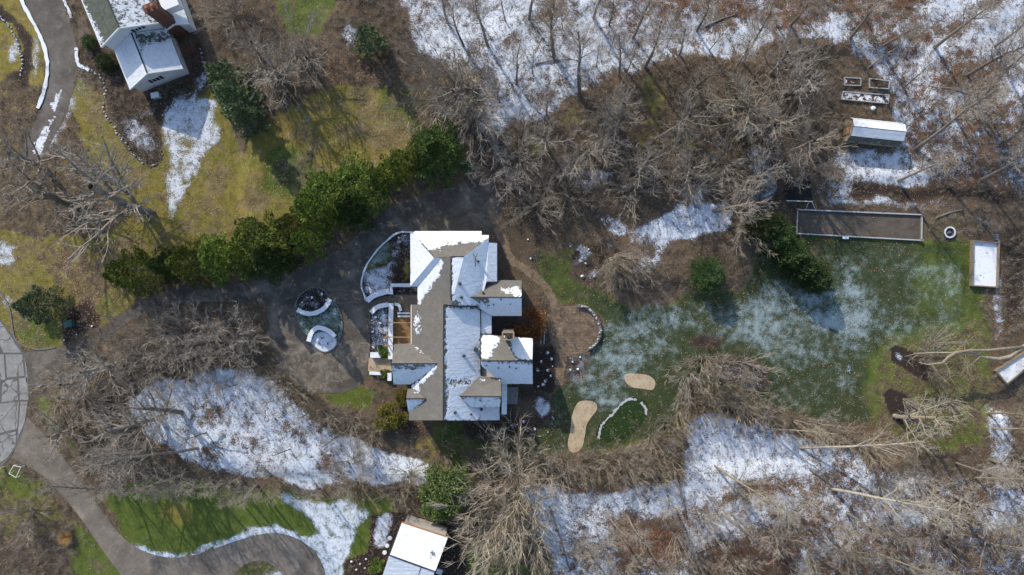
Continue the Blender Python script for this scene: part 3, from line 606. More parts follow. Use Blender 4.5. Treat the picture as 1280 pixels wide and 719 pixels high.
# flagstones
def flagstones(parent, poly, z, size=.5, mat=flag_m, name='flagstones', skip=.0):
    P = [W(*p) for p in poly]; xs_ = [p.x for p in P]; ys_ = [p.y for p in P]; m_ = MB(); y = min(ys_); pw = [(p.x, p.y) for p in P]
    row = 0
    while y < max(ys_):
        x = min(xs_)+random.uniform(-.3, .1); h = size*random.uniform(.7, 1.1)
        while x < max(xs_):
            w_ = size*random.uniform(.6, 1.6)
            c_ = (x+w_/2, y+h/2)
            if random.random() > skip and inpoly(np.array([c_[0]]), np.array([c_[1]]), pw)[0]:
                q = [(x+.03+random.uniform(0, .06), y+.03), (x+w_-.03, y+.03+random.uniform(0, .06)), (x+w_-.03-random.uniform(0, .08), y+h-.03), (x+.03, y+h-.03-random.uniform(0, .06))]
                m_.prism([(a+random.uniform(-.05, .05), b_+random.uniform(-.05, .05)) for a, b_ in q], z-.02, z+random.uniform(.02, .04))
            x += w_
        y += h; row += 1
    o = m_.obj(name, mat, parent); o['kind'] = 'stuff'; return o
flagstones(patio, [(686,392),(700,384),(720,383),(738,390),(748,405),(748,422),(738,437),(722,443),(702,445),(690,430),(685,410)], .012, .42, skip=.45)
walk = flat('entry_walk', [(461,379),(475,372),(490,369),(523,369),(523,398),(513,398),(492,396),(492,379),(480,378),(466,386)], -.1, .03, stone_m, n_=1)
flagstones(walk, [(461,379),(475,372),(490,369),(523,369),(523,398),(513,398),(492,396),(492,379),(480,378),(466,386)], .03, .6, simple('grey_brown_flagstone', (.10, .085, .06), (.20, .17, .12), 2.5, c3=(.27, .23, .16), bs=.4))
deck = tag(bpy.data.objects.new('entry_deck', None), 'orange brown sunken entry deck under the pergola beams left of the house', 'deck'); C.objects.link(deck); deck.location = W(502, 413)
c0, c1 = W(492, 397), W(514, 431); y = c1.y
while y < c0.y-.1:
    MB().box(((c0.x+c1.x)/2, y+.09, .075), (c1.x-c0.x, .165, .05)).obj('board', deck_m, deck); y += .19
MB().box(((c0.x+c1.x)/2, (c0.y+c1.y)/2, .02), (c1.x-c0.x-.1, c0.y-c1.y-.1, .055)).obj('joists', metal_m, deck)
low = flat('side_walk', [(461,448),(488,448),(490,464),(460,464)], -.1, .03, sand_m, n_=1)
court_y = flat('courtyard_paving', [(614,395),(668,395),(668,432),(614,432)], -.1, .02, simple('dark_slate_paving', (.11, .095, .085), (.19, .165, .15), 1.5, bs=.3), n_=1)
flat('side_patio', [(632,484),(648,484),(647,505),(632,505)], -.1, .04, simple('grey_patio_concrete', (.2, .19, .19), (.3, .29, .29), 2, bs=.1), n_=1)
flat('side_path', [(97,22),(106,22),(116,52),(112,57),(98,56)], -.1, .018, simple('brown_gravel', (.12, .095, .075), (.2, .165, .13), 3, fine=18), n_=1)

# ------------------------------------------------------------------ retaining walls with snow on top
def snow_wall(label, pts, wd=.55, ht=.6, cap=.09, mat=wall_m, grp=None, sm=1):
    P = [p[:2] for p in Wp(spline(pts, 8))] if sm else [p[:2] for p in Wp(pts)]
    P = [(a*(HC-ht)/HC, b_*(HC-ht)/HC) for a, b_ in P]
    mid_ = P[len(P)//2]; t = thing('garden_wall', label, 'garden wall', (mid_[0], mid_[1], 0), grp)
    MB().ribbon(P, wd, -.1, ht).obj('stonework', mat, t)
    MB().ribbon(P, wd+.1, ht+.002, ht+.07).obj('coping', stone_m, t)
    if cap: MB().ribbon(P, wd+.05, ht+.06, ht+.07+cap, .12).obj('snow_cap', snow_m, t)
    return t
snow_wall('curved snow topped wall sagging across the upper half of the driveway island', [(372,387),(380,391),(391,392),(402,388),(409,381),(413,374)], .6, .5)
snow_wall('arched snow topped wall across the lower half of the driveway island', [(386,427),(389,417),(396,410),(405,411),(413,415),(419,421)], .6, .5)
snow_wall('curved snow topped wall along the upper side of the entry walk', [(459,376),(467,370),(477,366),(487,364)], .75, .5)
snow_wall('curved snow topped wall along the lower side of the entry walk', [(464,391),(470,385),(478,382),(486,381)], .62, .5)
snow_wall('right angled snow topped wall of the planter beside the garage', [(489.5,368),(489.5,356.5),(513,356.5)], .5, .6, sm=0)
snow_wall('straight snow topped front wall left of the orange deck', [(489,379),(488.6,400),(488.2,449)], .62, .7, .05, sm=0)
snow_wall('short hooked wall at the upper end of the orange deck', [(493,380),(499,382),(501,389)], .4, .4, .04)
snow_wall('tall snow topped block wall above the tan side walk', [(463,444),(476,444)], .75, .7, sm=0)
snow_wall('low snow topped block wall below the tan side walk', [(462,466),(477,467)], .45, .5, sm=0)
snow_wall('short stub of snowy wall beside the lower front bush', [(487,466),(487,476)], .5, .6, sm=0)
snow_wall('half round snow topped wall enclosing the brown stone patio', [(722,382),(734,385),(743,394),(749,406),(750,418),(745,429),(736,437)], .34, .45, 0)
edging('wall_snow', [(722,382),(734,385),(743,394),(749,406),(750,418),(745,429),(736,437)], .17, .15, label='lumps of snow and stone along the half round patio wall', snowp=.8, z0=.5)
for k, y_ in enumerate((391.5, 395.5)):
    c_ = W(505, y_); t = MB().box((c_.x, c_.y, .12+.0*k), (1.9, .38, .2)).obj('step', stone_m); tag(t, '%s stone step at the upper end of the orange deck' % ('upper' if k == 0 else 'lower'), 'step')
    MB().box((c_.x, c_.y, .24), (1.86, .26, .04)).obj('snow_cap', snow_m, t)

# ------------------------------------------------------------------ driveway island
isl = spline([(395,359),(381,364),(371,376),(369,390),(374,405),(384,423),(394,434),(405,440),(417,436),(425,423),(428,408),(426,392),(418,377),(407,364)], 5, True)
v = [(*W(*p)[:2], .15) for p in isl]; tr = tessellate_polygon([[Vector(p) for p in v]]); vv, ff = tri_sub(v, tr, .3)
e1 = vv[ff[:, 1]]-vv[ff[:, 0]]; e2 = vv[ff[:, 2]]-vv[ff[:, 0]]; fl = (e1[:, 0]*e2[:, 1]-e1[:, 1]*e2[:, 0]) < 0; ff[fl] = ff[fl][:, ::-1]
io = struct('driveway_island', vv, ff, ground_m)
ipx, ipy = topx(vv*np.array([1, 1, 0])); up = ((ipx-392)/20)**2+((ipy-375)/18)**2 < 1; lo = ((ipx-404)/18)**2+((ipy-430)/15)**2 < 1
mdl = ~(up | lo); one = np.ones(len(vv))
for nm, a3 in (('za', (mdl*.9, one*.08, one*0)), ('zb', (np.where(mdl, .3, 1.), one*0, np.where(mdl, .72, .3)))):
    a = io.data.attributes.new(nm, 'FLOAT_COLOR', 'POINT'); a.data.foreach_set('color', np.stack([*a3, one], -1).ravel().astype(np.float32))
snowattr(io, np.where(lo, .70, np.where(up, .36, .14)))
struct('kerb', *(lambda m_: (m_.v, m_.f))(MB().ribbon([W(*p)[:2] for p in isl]+[W(*isl[0])[:2]], .16, -.02, .165)), mat=stone_m)

# ------------------------------------------------------------------ buildings
def raypt(px, py, p0, nrm):
    d = Vector(((px-640)*M_, (359.5-py)*M_, -HC)); o_ = Vector((0, 0, HC)); t = (Vector(p0)-o_).dot(nrm)/d.dot(nrm); return o_+d*t
def face(parent, pts, mat, snows=(), base=.0, thick=.16, name='roof', step_=.25):
    """pts: (px, py, z) in order; a slab with a snow attribute"""
    P = [W(*p) for p in pts]; n_ = len(P)
    ar = sum(P[i].x*P[(i+1) % n_].y-P[(i+1) % n_].x*P[i].y for i in range(n_))
    if ar < 0: P = P[::-1]
    tr = tessellate_polygon([P]); v_, f_ = tri_sub([tuple(p) for p in P], tr, step_)
    e1 = v_[f_[:, 1]]-v_[f_[:, 0]]; e2 = v_[f_[:, 2]]-v_[f_[:, 0]]; fl = (e1[:, 0]*e2[:, 1]-e1[:, 1]*e2[:, 0]) < 0; f_[fl] = f_[fl][:, ::-1]
    px, py = topx(v_); sn = np.full(len(v_), float(base))
    qx = px+(vnoise(px, py, 5, 3)-.5)*4+(vnoise(px, py, 1.6, 5)-.5)*4; qy = py+(vnoise(px, py, 5, 4)-.5)*4+(vnoise(px, py, 1.6, 6)-.5)*4
    sn0 = sn
    acc = np.zeros(len(v_))
    for jx, jy in ((0, 0), (4, 0), (-4, 0), (0, 4), (0, -4), (1.5, 1.5), (-1.5, -1.5), (2, -2), (-2, 2)):
        sn = sn0
        for q, val in snows: sn = np.where(inpoly(qx+jx, qy+jy, q), val, sn)
        acc += sn
    sn = acc/9
    v_[:, 2] += np.clip(sn-.45, 0, .3)*.25
    nv = len(v_); m_ = MB()
    for i in range(n_):
        a_, b_ = P[i], P[(i+1) % n_]; m_.add([a_-Vector((0, 0, thick)), b_-Vector((0, 0, thick)), b_+Vector((0, 0, .0)), a_], [(0, 1, 2, 3)])
    m_.add([p-Vector((0, 0, thick)) for p in P], [tuple(t[::-1]) for t in tr])
    allv = np.concatenate([v_, np.array([tuple(q) for q in m_.v])]); allf = [tuple(map(int, g)) for g in f_]+[tuple(i+nv for i in g) for g in m_.f]
    o = obj(name, allv, allf, mat, parent); snowattr(o, np.concatenate([sn, np.zeros(len(m_.v))])); return o
def ridge(parent, a, b, mat=gutter_m, wd=.16, name='ridge_cap'):
    A, B = W(*a), W(*b); MB().beam(A+Vector((0, 0, .04)), B+Vector((0, 0, .04)), wd, .09).obj(name, mat, parent)
def walls(parent, pts, z0, z1, mat=stucco_m, name='wall'):
    """pts: (px,py) outline as seen at eave height z1"""
    MB().prism([tuple(W(a_, b_, z1)[:2]) for a_, b_ in pts], z0, z1-.17).obj(name, mat, parent)
house = thing('house', 'large grey shingled house with many snowy roof slopes in the centre', 'house', W(575, 410))
ZE, ZR = 5.2, 8.7
# ---- main gable A
face(house, [(514.7,381,ZE),(554.5,381,ZR),(554,525.5,ZR),(511,525.5,ZE),(511,510,ZE),(514.7,500,ZE)], roof_m,
     [([(516,391),(525,391),(527,418),(519,421),(516,410)], .62), ([(552,455),(538,461),(513,482),(512,485),(524,492),(527,490),(522,481),(530,479),(540,470)], .85)], .02)
face(house, [(554.5,381,ZR),(600.5,383.5,ZE),(600.5,440,ZE),(600.5,525.5,ZE),(554,525.5,ZR)], roof_m,
     [([(557,384),(602,384),(602,527),(556,527)], .86), ([(557,475),(588,472),(590,482),(557,483)], .40), ([(556,483),(562,483),(562,520),(556,520)], .55)], .05)
face(house, [(600.5,508,ZE),(624.5,508,3.2),(624.5,525.3,3.2),(600.5,525.3,ZE)], roof_m, [([(600,507),(626,507),(626,527),(600,527)], .82)], .5)
ridge(house, (554.6,381,ZR), (554.2,525.5,ZR)); ridge(house, (555,381.2,ZR), (600.5,383.7,ZE+.02), name='rake_trim'); ridge(house, (600.7,384,ZE), (600.7,508,ZE), name='gutter', wd=.14)
ridge(house, (514.3,381,ZE), (514.3,430,ZE), trim_m, .1, 'gutter')
gab = MB()
for y_ in (382.5, 524): gab.add([W(516.5, y_, ZE), W(599, y_, ZE), W(554.5, y_, ZR-.15), W(516.5, y_-1.5, ZE), W(599, y_-1.5, ZE), W(554.5, y_-1.5, ZR-.15)], [(0, 1, 2), (5, 4, 3), (0, 3, 4, 1), (1, 4, 5, 2), (2, 5, 3, 0)])
gab.obj('gable_wall', stucco_m, house)
walls(house, [(517,384),(598,384),(598,523),(514,523),(514,500),(517,500)], 0, ZE)
walls(house, [(599,510),(622,510),(622,523),(599,523)], 0, 3.2)
# ---- garage block B with hips
WS = .9
face(house, [(519,289,ZE),(602,289,ZE),(602,294,5.7),(611,294,5.7),(611,297.5,6.0),(580,321,8.5),(564,321,ZR),(543,322,8.6),(516,291.5,5.5)], roof_m,
     [([(510,285),(625,285),(612,300),(597,304),(585,303),(570,305),(560,306),(555,308),(551,313),(545,309),(540,316),(533,312),(520,298)], .92)], .05)
face(house, [(513,292,ZE),(518,292,5.6),(527,304,6.9),(543,322,8.6),(513,358,ZE)], roof_m, [([(505,285),(525,301),(543,321),(515,360),(505,360)], .93)], .9)
face(house, [(543,322,8.6),(552,323,8.6),(522,358.5,5.15),(513,358.5,ZE)], roof_m, [([(500,310),(560,310),(560,360),(500,362)], .93)], .9)
face(house, [(552,323,8.6),(543,322,8.6),(564,321,ZR),(564,381,ZR),(552,383,8.0),(522,383,ZE),(522,358.5,ZE)], roof_m,
     [([(552,322),(553,332),(551,342),(547,350),(538,360),(530,370),(524,382),(520,384),(520,356)], .92)], .03)
face(house, [(564,321,ZR),(580,321,8.5),(611,297.5,6.0),(611,303.5,5.9),(621.3,304,ZE),(621.3,352,ZE),(608,352,6.1),(600,382,6.2),(564,382,ZR)], roof_m,
     [([(565,321),(612,295),(625,300),(625,385),(601,385),(600,383),(573,382),(572,376),(565,374)], .87)], .1)
ridge(house, (563.7,321,ZR), (563.7,375,ZR)); ridge(house, (563.7,320.8,ZR), (580,320.8,8.55), wd=.12); ridge(house, (527,304,6.95), (543,322,8.65), gutter_m, .12, 'hip_cap')
walls(house, [(516,292),(600,292),(600,297),(609,297),(609,306),(619,306),(619,380),(525,380),(525,355),(516,355)], 0, ZE)
# ---- upper right wing C
face(house, [(583,371.5,7.2),(608,350,4.6),(652,350.5,4.6),(652,371.8,7.2)], roof_m, [([(651,353),(647,356),(640,361),(625,359),(624,362),(632,370),(653,371)], .72)], .03)
face(house, [(583,371.9,7.2),(652,372.2,7.2),(652,395,4.6),(614,395,4.6),(600,386,5.6)], roof_m, [([(598,380),(610,384),(612,373),(655,373),(655,397),(600,397)], .84)], .35)
ridge(house, (583,371.7,7.2), (652,372,7.2)); walls(house, [(602,353),(650,353),(650,392),(602,392)], 0, 4.6)
MB().add([W(650, 353, 4.6), W(650, 392, 4.6), W(650, 372, 7.05), W(648, 353, 4.6), W(648, 392, 4.6), W(648, 372, 7.05)], [(0, 1, 2), (5, 4, 3), (0, 3, 4, 1), (1, 4, 5, 2), (2, 5, 3, 0)]).obj('gable_wall', stucco_m, house)
# ---- link D
face(house, [(601.5,388,5.0),(614.5,391,4.4),(614.5,417,4.4),(601.5,417,5.0)], roof_m, [([(600,385),(616,385),(616,419),(600,419)], .9)], .9)
walls(house, [(602,389),(613.5,392),(613.5,430),(602,430)], 0, 4.2)
# ---- lower right wing E
face(house, [(601.2,418,4.8),(666,423,4.6),(665.5,451,7.4),(601.2,451,7.4)], roof_m,
     [([(601,416),(627,420),(625,427),(618,437),(609,450),(601,450)], .85), ([(634,421),(668,421),(668,450),(645,450),(642,440)], .86)], .04)
face(house, [(601.2,451.4,7.4),(665.5,451.4,7.4),(666,480,4.6),(628,480,4.6),(617,470,5.6),(601.2,456,7.0)], roof_m, [([(600,452),(668,454),(668,482),(600,482)], .84)], .3)
ridge(house, (602,451.2,7.4), (665.5,451.2,7.4)); walls(house, [(602,420),(664,425),(664,477),(602,477)], 0, 4.6)
MB().add([W(664, 425, 4.6), W(664, 477, 4.6), W(664, 451, 7.25), W(662, 425, 4.6), W(662, 477, 4.6), W(662, 451, 7.25)], [(0, 1, 2), (5, 4, 3), (0, 3, 4, 1), (1, 4, 5, 2), (2, 5, 3, 0)]).obj('gable_wall', stucco_m, house)
ridge(house, (603,457,6.9), (622,472,5.5), trim_m, .2, 'valley_flashing')
# ---- lower dormer F
face(house, [(575,495.3,7.6),(600,470,5.4),(626.5,473,5.4),(626.5,495.8,7.6)], roof_m, [([(598,471),(609,472),(608,477),(602,479),(598,475)], .75), ([(622,470),(628,472),(628,480),(624,478)], .7)], .03)
face(house, [(575,495.8,7.6),(626.5,496.2,7.6),(624.5,509,5.9),(589,509,6.35)], roof_m, [([(577,498),(628,500),(628,510),(585,510)], .74)], .5)
ridge(house, (575,495.6,7.6), (626.5,496,7.6)); walls(house, [(601,473),(625,475),(625,508),(601,508)], 0, 5.3)
MB().add([W(625.5, 475, 5.4), W(625.5, 508, 5.4), W(625.5, 496, 7.45), W(624, 475, 5.4), W(624, 508, 5.4), W(624, 496, 7.45)], [(0, 1, 2), (5, 4, 3), (0, 3, 4, 1), (1, 4, 5, 2), (2, 5, 3, 0)]).obj('gable_wall', stucco_m, house)
face(house, [(627.3,477,3.4),(634,478,3.1),(633.5,518,3.1),(627,518,3.4)], roof_m, [([(620,470),(640,470),(640,520),(620,520)], .92)], .9); walls(house, [(627.3,478),(633,479),(632.5,517),(627.3,517)], 0, 3.1)
# ---- left wing H
face(house, [(493,430,ZE-.2),(513,430,ZE-.2),(518,431,5.5),(552,454.5,8.0),(489.5,454.5,7.8)], roof_m, [([(509,429),(514,429),(524,434),(537,444),(534,445),(522,438)], .86)], .0)
face(house, [(489.5,454.9,7.8),(552,454.9,8.0),(530,470,6.4),(513,480.5,ZE),(492,480.5,ZE)], roof_m, [([(490,461),(505,463),(520,462),(552,455),(532,470),(515,482),(490,482)], .74), ([(534,462),(552,455),(513,483),(505,482)], .92)], .43)
ridge(house, (489.5,454.7,7.8), (552,454.7,8.0)); walls(house, [(494,433),(516,433),(516,478),(494,478)], 0, ZE)
MB().add([W(494, 433, ZE), W(494, 478, ZE), W(492.5, 455, 7.6), W(496, 433, ZE), W(496, 478, ZE), W(494.5, 455, 7.6)], [(2, 1, 0), (3, 4, 5), (1, 4, 3, 0), (2, 5, 4, 1), (0, 3, 5, 2)]).obj('gable_wall', stucco_m, house)
# ---- small left gable I
face(house, [(509.5,486,5.0),(518,486,5.6),(532,498.3,7.0),(507.8,498.3,6.6)], roof_m, [([(510,484),(516,484),(528,492),(525,494)], .9)], .0)
face(house, [(508,498.7,6.6),(532,498.7,7.0),(519,512,5.5),(510.5,515,5.0)], roof_m, [([(508,500),(530,500),(512,517),(508,517)], .8)], .5)
ridge(house, (508,498.5,6.6), (532,498.5,7.0)); walls(house, [(511,488),(518,488),(518,512),(511,512)], 0, 5.0)
# chimney
cz = 10.2; a_, b_ = W(627.3, 414.8, cz), W(643, 425.3, cz); cc = (a_+b_)/2; dx, dy = abs(b_.x-a_.x), abs(b_.y-a_.y)
ch = MB().box((cc.x, cc.y, cz/2-.1), (dx-.2, dy-.2, cz-.2)).obj('chimney', stone_m, house)
m_ = MB()
for s_ in (-1, 1):
    m_.box((cc.x, cc.y+s_*(dy/2-.1), cz-.09), (dx, .2, .2)); m_.box((cc.x+s_*(dx/2-.1), cc.y, cz-.09), (.2, dy-.405, .2))
m_.obj('crown', timber_m, ch); MB().box((cc.x+.05, cc.y, cz-.05), (.55, .5, .42)).obj('flue', metal_m, ch); MB().box((cc.x-.6, cc.y-.1, cz-.16), (.35, .3, .1)).obj('snow_cap', snow_m, ch)
# roof vents, pipes, dish
def onroof(px, py, z, r, h, mat, nm):
    c_ = W(px, py, z); MB().tube([(c_.x, c_.y, z-.6), (c_.x, c_.y, z+h)], [r*1.7, r*1.5], 8).obj(nm, mat, house)
for q in ((598,327,7.0,.1,.4), (575,355,8.3,.16,.45), (577,372,8.2,.14,.35), (604,366,6.7,.1,.3), (580,445,7.0,.14,.4), (594.5,437,6.0,.18,.5), (569,516,7.9,.13,.35), (589,518,6.3,.1,.3), (602,512,5.3,.12,.35), (608,457,6.9,.07,.25), (623,460,6.6,.07,.25), (637,459,6.8,.08,.3), (645,461,6.6,.07,.25), (617,381,6.2,.07,.25), (638,381,6.3,.05,.2), (513,351,5.6,.01,.01)):
    onroof(q[0], q[1], q[2], q[3], q[4], metal_m, 'roof_vent')
c_ = W(594.5, 322, 7.3)
dm = MB(); dm.beam(c_+Vector((0, 0, -.2)), c_+Vector((0, 0, .7)), .06, .06); dm.beam(c_+Vector((0, 0, .5)), c_+Vector((-.3, .45, .8)), .07, .07); dm.beam(c_+Vector((0, 0, .5)), c_+Vector((.3, .45, .8)), .07, .07); dm.beam(c_+Vector((0, 0, .1)), c_+Vector((0, -1.3, .1)), .08, .08)
dm.obj('aerial', metal_m, house)
# AC unit by the link
c_ = W(611, 420); t = thing('heat_pump', 'dark heat pump box in the nook beside the chimney', 'air conditioner', (c_.x, c_.y, 4.2)); MB().box((c_.x, c_.y, 4.5), (.9, .8, .6)).obj('cabinet', metal_m, t); MB().tube([(c_.x, c_.y, 4.8), (c_.x, c_.y, 4.86)], [.3, .3], 12).obj('fan_guard', greywood_m, t)
# pergola beams at the entry
pg = thing('pergola', 'thin pale pergola beams over the orange deck left of the house', 'pergola', W(500, 415))
for y_, x0_ in ((403.5, 481), (421.5, 480), (432.5, 480)):
    MB().beam(W(x0_, y_, 2.9), W(514 if y_ < 430 else 493, y_, 2.9), .13, .2).obj('beam', timber_m, pg)
for y_ in (403.5, 421.5, 432.5):
    p0 = W(482, y_, 2.8); MB().box((p0.x, p0.y, 1.4), (.14, .14, 2.8)).obj('post', timber_m, pg)
MB().beam(W(513.3, 383, 3.1), W(513.3, 430, 3.1), .1, .14).obj('beam', timber_m, pg)
# glass rail right of the courtyard
rl = thing('garden_railing', 'bluish railing beside the rusty shrub right of the courtyard', 'railing', W(680, 410))
for x_ in (677.5, 681.5):
    for z_ in (.45, 1.0): MB().beam(W(x_, 391, z_), W(x_-1.5, 430, z_), .07, .06).obj('rail', trim_m, rl)
for y_ in (391, 404, 417, 430): 
    for x_ in (677.5, 681.5): p0 = W(x_-(y_-391)/26, y_); MB().box((p0.x, p0.y, .5), (.07, .07, 1)).obj('post', greywood_m, rl)

# ---- white house, upper left
wh = thing('house', 'white clapboard house with red brick chimney in the upper left corner', 'house', W(190, 60))
def dirpt(base, ax, d_): return (base[0]+ax[0]*d_, base[1]+ax[1]*d_)
def gable_house(parent, wl, wr, ax, length, ze, zr, mat, wm, snl, snr, bl, br, ov=.35, win=None):
    """wl, wr: true ground px of front corners (eaves), ax: unit px vector running away from the front"""
    g3 = lambda p, z: Vector(((p[0]-640)*M_, (359.5-p[1])*M_, z)); inv = lambda v_: (v_.x/M_*HC/(HC-v_.z)+640, 359.5-v_.y/M_*HC/(HC-v_.z), v_.z)
    wlb, wrb = dirpt(wl, ax, length), dirpt(wr, ax, length); ml = ((wl[0]+wr[0])/2, (wl[1]+wr[1])/2); mb = dirpt(ml, ax, length)
    f1 = face(parent, [inv(g3(wl, ze)), inv(g3(ml, zr)), inv(g3(mb, zr)), inv(g3(wlb, ze))], mat, snl, bl)
    f2 = face(parent, [inv(g3(wr, ze)), inv(g3(ml, zr)), inv(g3(mb, zr)), inv(g3(wrb, ze))], mat, snr, br)
    k = ov/M_; W_ = math.hypot(wr[0]-wl[0], wr[1]-wl[1]); u = ((wr[0]-wl[0])/W_, (wr[1]-wl[1])/W_)
    a1 = dirpt(dirpt(wl, ax, k), u, k); a2 = dirpt(dirpt(wr, ax, k), u, -k); b1 = dirpt(a1, ax, length-2*k); b2 = dirpt(a2, ax, length-2*k); am = dirpt(ml, ax, k); bm = dirpt(mb, ax, -k)
    zs = ze+(zr-ze)*k/(W_/2)-.17
    v_ = [g3(a1, 0), g3(a2, 0), g3(a2, zs), g3(am, zr-.17), g3(a1, zs), g3(b1, 0), g3(b2, 0), g3(b2, zs), g3(bm, zr-.17), g3(b1, zs)]
    MB().add(v_, [(0, 1, 2, 3, 4), (9, 8, 7, 6, 5), (0, 5, 6, 1), (1, 6, 7, 2), (2, 7, 8, 3), (3, 8, 9, 4), (4, 9, 5, 0)]).obj('wall', wm, parent)
    # white rake boards
    m_ = MB(); m_.beam(g3(wl, ze+.02)+Vector((0, 0, -.02)), g3(ml, zr+.02), .12, .3); m_.beam(g3(ml, zr+.02), g3(wr, ze), .12, .3); m_.obj('rake_board', trim_m, parent)
    MB().beam(g3(wl, ze-.05), g3(wlb, ze-.05), .2, .16).obj('gutter', trim_m, parent)
    MB().beam(g3(ml, zr+.06), g3(mb, zr+.06), .2, .06).obj('ridge_cap', gutter_m, parent)
    if win:
        for wt, wz, ww, wh_ in win:
            c0_ = g3(dirpt(a1, u, wt*(W_-2*k)), wz); uu = Vector((u[0], -u[1], 0)); nn = Vector((-ax[0], ax[1], 0)).normalized(); upv = Vector((0, 0, 1))
            def pan(cx, w2, h2, th, mt, nm, par):
                q = c0_+uu*cx; MB().add([q+uu*s1*w2+upv*s2*h2+nn*s3 for s3 in (-.03, th) for s1, s2 in ((-1, -1), (1, -1), (1, 1), (-1, 1))], [(0, 3, 2, 1), (4, 5, 6, 7), (0, 1, 5, 4), (1, 2, 6, 5), (2, 3, 7, 6), (3, 0, 4, 7)]).obj(nm, mt, par)
                return bpy.context.scene.objects[-1] if False else None
            wo = MB().add([c0_+uu*s1*(ww+.08)+upv*s2*(wh_+.08)+nn*s3 for s3 in (-.03, .05) for s1, s2 in ((-1, -1), (1, -1), (1, 1), (-1, 1))], [(0, 3, 2, 1), (4, 5, 6, 7), (0, 1, 5, 4), (1, 2, 6, 5), (2, 3, 7, 6), (3, 0, 4, 7)]).obj('window', trim_m, parent)
            pan(0, ww, wh_, .065, glass_m, 'pane', wo); pan(0, .025, wh_, .08, trim_m, 'mullion', wo); pan(-(ww+.33), .2, wh_+.05, .06, gutter_m, 'shutter', wo); pan(ww+.33, .2, wh_+.05, .06, gutter_m, 'shutter', wo)
ax = (-.386, -.922)
gable_house(wh, (154.7,75.2), (222,46.9), ax, 130, 5.5, 8.1, roof2_m, lav_m,
            [([(95,-30),(104,-2),(110,12),(122,35),(132,50),(128,62),(95,20)], .62), ([(95,-30),(103,-5),(128,58),(120,58)], .8)], [([(143,-60),(200,-60),(202,26),(155,34),(150,20)], .58)], .1, .5, win=[(.68, 5.6, .4, .35)])
gable_house(wh, (176.5,119), (240.6,93.7), (-.367,-.930), 52, 2.9, 5.4, roof2_m, lav_m,
            [([(140,68),(152,55),(168,48),(190,92),(160,115)], .86)], [([(172,55),(185,53),(190,60),(215,52),(232,86),(185,95)], .86), ([(172,48),(178,56),(180,90),(176,90)], .4), ([(165,40),(215,38),(216,50),(195,56),(172,56)], .42)], .80, .80, win=[(.45, 2.2, .5, .5)])
# annex, right
gable_house(wh, (222,48), (250,41), (-.34,-.94), 60, 3.3, 4.3, roof2_m, lav_m, [([(200,-40),(222,-40),(236,33),(216,40),(209,20)], .8)], [([(200,-40),(250,-40),(246,36),(216,40)], .8)], .3, .3)
m_ = MB().box((*W(211, 3, 6.4)[:2], 5.6), (2.4, 1.6, 1.6), R(22)); m_.obj('dormer', trim_m, wh)
cp = Vector(((229-640)*M_, (359.5-41)*M_, 0)); bc = MB().box((cp.x, cp.y, 4.6), (1.75, 1.0, 9.2), R(22)).obj('chimney', brick_m, wh)
MB().box((cp.x, cp.y, 9.27), (1.95, 1.2, .16), R(22)).obj('crown', brick_m, bc)
for s_ in (-1, 1): MB().tube([(cp.x+s_*.42*math.cos(R(22)), cp.y+s_*.42*math.sin(R(22)), 9.3), (cp.x+s_*.42*math.cos(R(22)), cp.y+s_*.42*math.sin(R(22)), 9.85)], [.24, .2], 10).obj('flue_pot', simple('clay%d' % s_, (.3, .13, .08), (.4, .2, .12), 4), bc)
c_ = W(197.5, 121); t = thing('utility_cabinet', 'pale green utility cabinet against the lower wall of the white house', 'utility box', c_); MB().box((c_.x, c_.y, .45), (1.1, .7, .9), R(12)).obj('cabinet', simple('pale_green_paint', (.36, .42, .40), (.44, .5, .47), 3), t); MB().box((c_.x, c_.y, .93), (1.2, .8, .06), R(12)).obj('lid', trim_m, t)

# ---- house at the bottom edge
bh = thing('house', 'house with white snowy roof cut by the bottom edge of the picture', 'house', W(520, 710))
sn_all = [([(400,600),(700,600),(700,900),(400,900)], .9)]
face(bh, [(502,653,4.6),(559,671.6,4.6),(543.5,713.5,7.2),(487,693,7.2)], roof2_m, [([(400,600),(700,600),(700,900),(400,900)], .92), ([(536,686),(548,688),(546,700),(538,698)], .45)], .9)  # low-snow patch on the lit slope: dark flecks painted in for twig shadows
face(bh, [(486.5,694.5,7.0),(526,709,7.0),(505,770,4.6),(466,756,4.6)], roof2_m, sn_all, .9)
face(bh, [(527,709.5,7.0),(543.3,714.5,7.0),(527,768,4.6),(505,770,4.6)], roof2_m, sn_all, .9)
ridge(bh, (487,693.6,7.2), (543.4,714,7.2), gutter_m, .14); ridge(bh, (502,652.6,4.62), (559,671.2,4.62), tile_m, .22, 'fascia'); ridge(bh, (559.3,671.8,4.6), (543.8,713.5,7.18), trim_m, .12, 'rake_board'); ridge(bh, (501.8,653,4.6), (487,693,7.2), gutter_m, .12, 'rake_board')
wq = [(504,656),(556,673),(527,765),(470,752),(489,696)]
MB().prism([tuple(W(a_, b_, 4.5)[:2]) for a_, b_ in wq], 0, 4.4).obj('wall', stucco_m, bh)
MB().add([W(503.5,656,4.4), W(490,693,7.0), W(478,742,4.4), W(505.5,656,4.4), W(492,693,7.0), W(480,742,4.4)], [(0,1,2),(5,4,3),(0,3,4,1),(1,4,5,2),(2,5,3,0)]).obj('gable_wall', stucco_m, bh)
MB().add([W(556,673,4.4), W(541,713,7.0), W(527,762,4.4), W(554,673,4.4), W(539,713,7.0), W(525,762,4.4)], [(0,1,2),(5,4,3),(0,3,4,1),(1,4,5,2),(2,5,3,0)]).obj('gable_wall', stucco_m, bh)
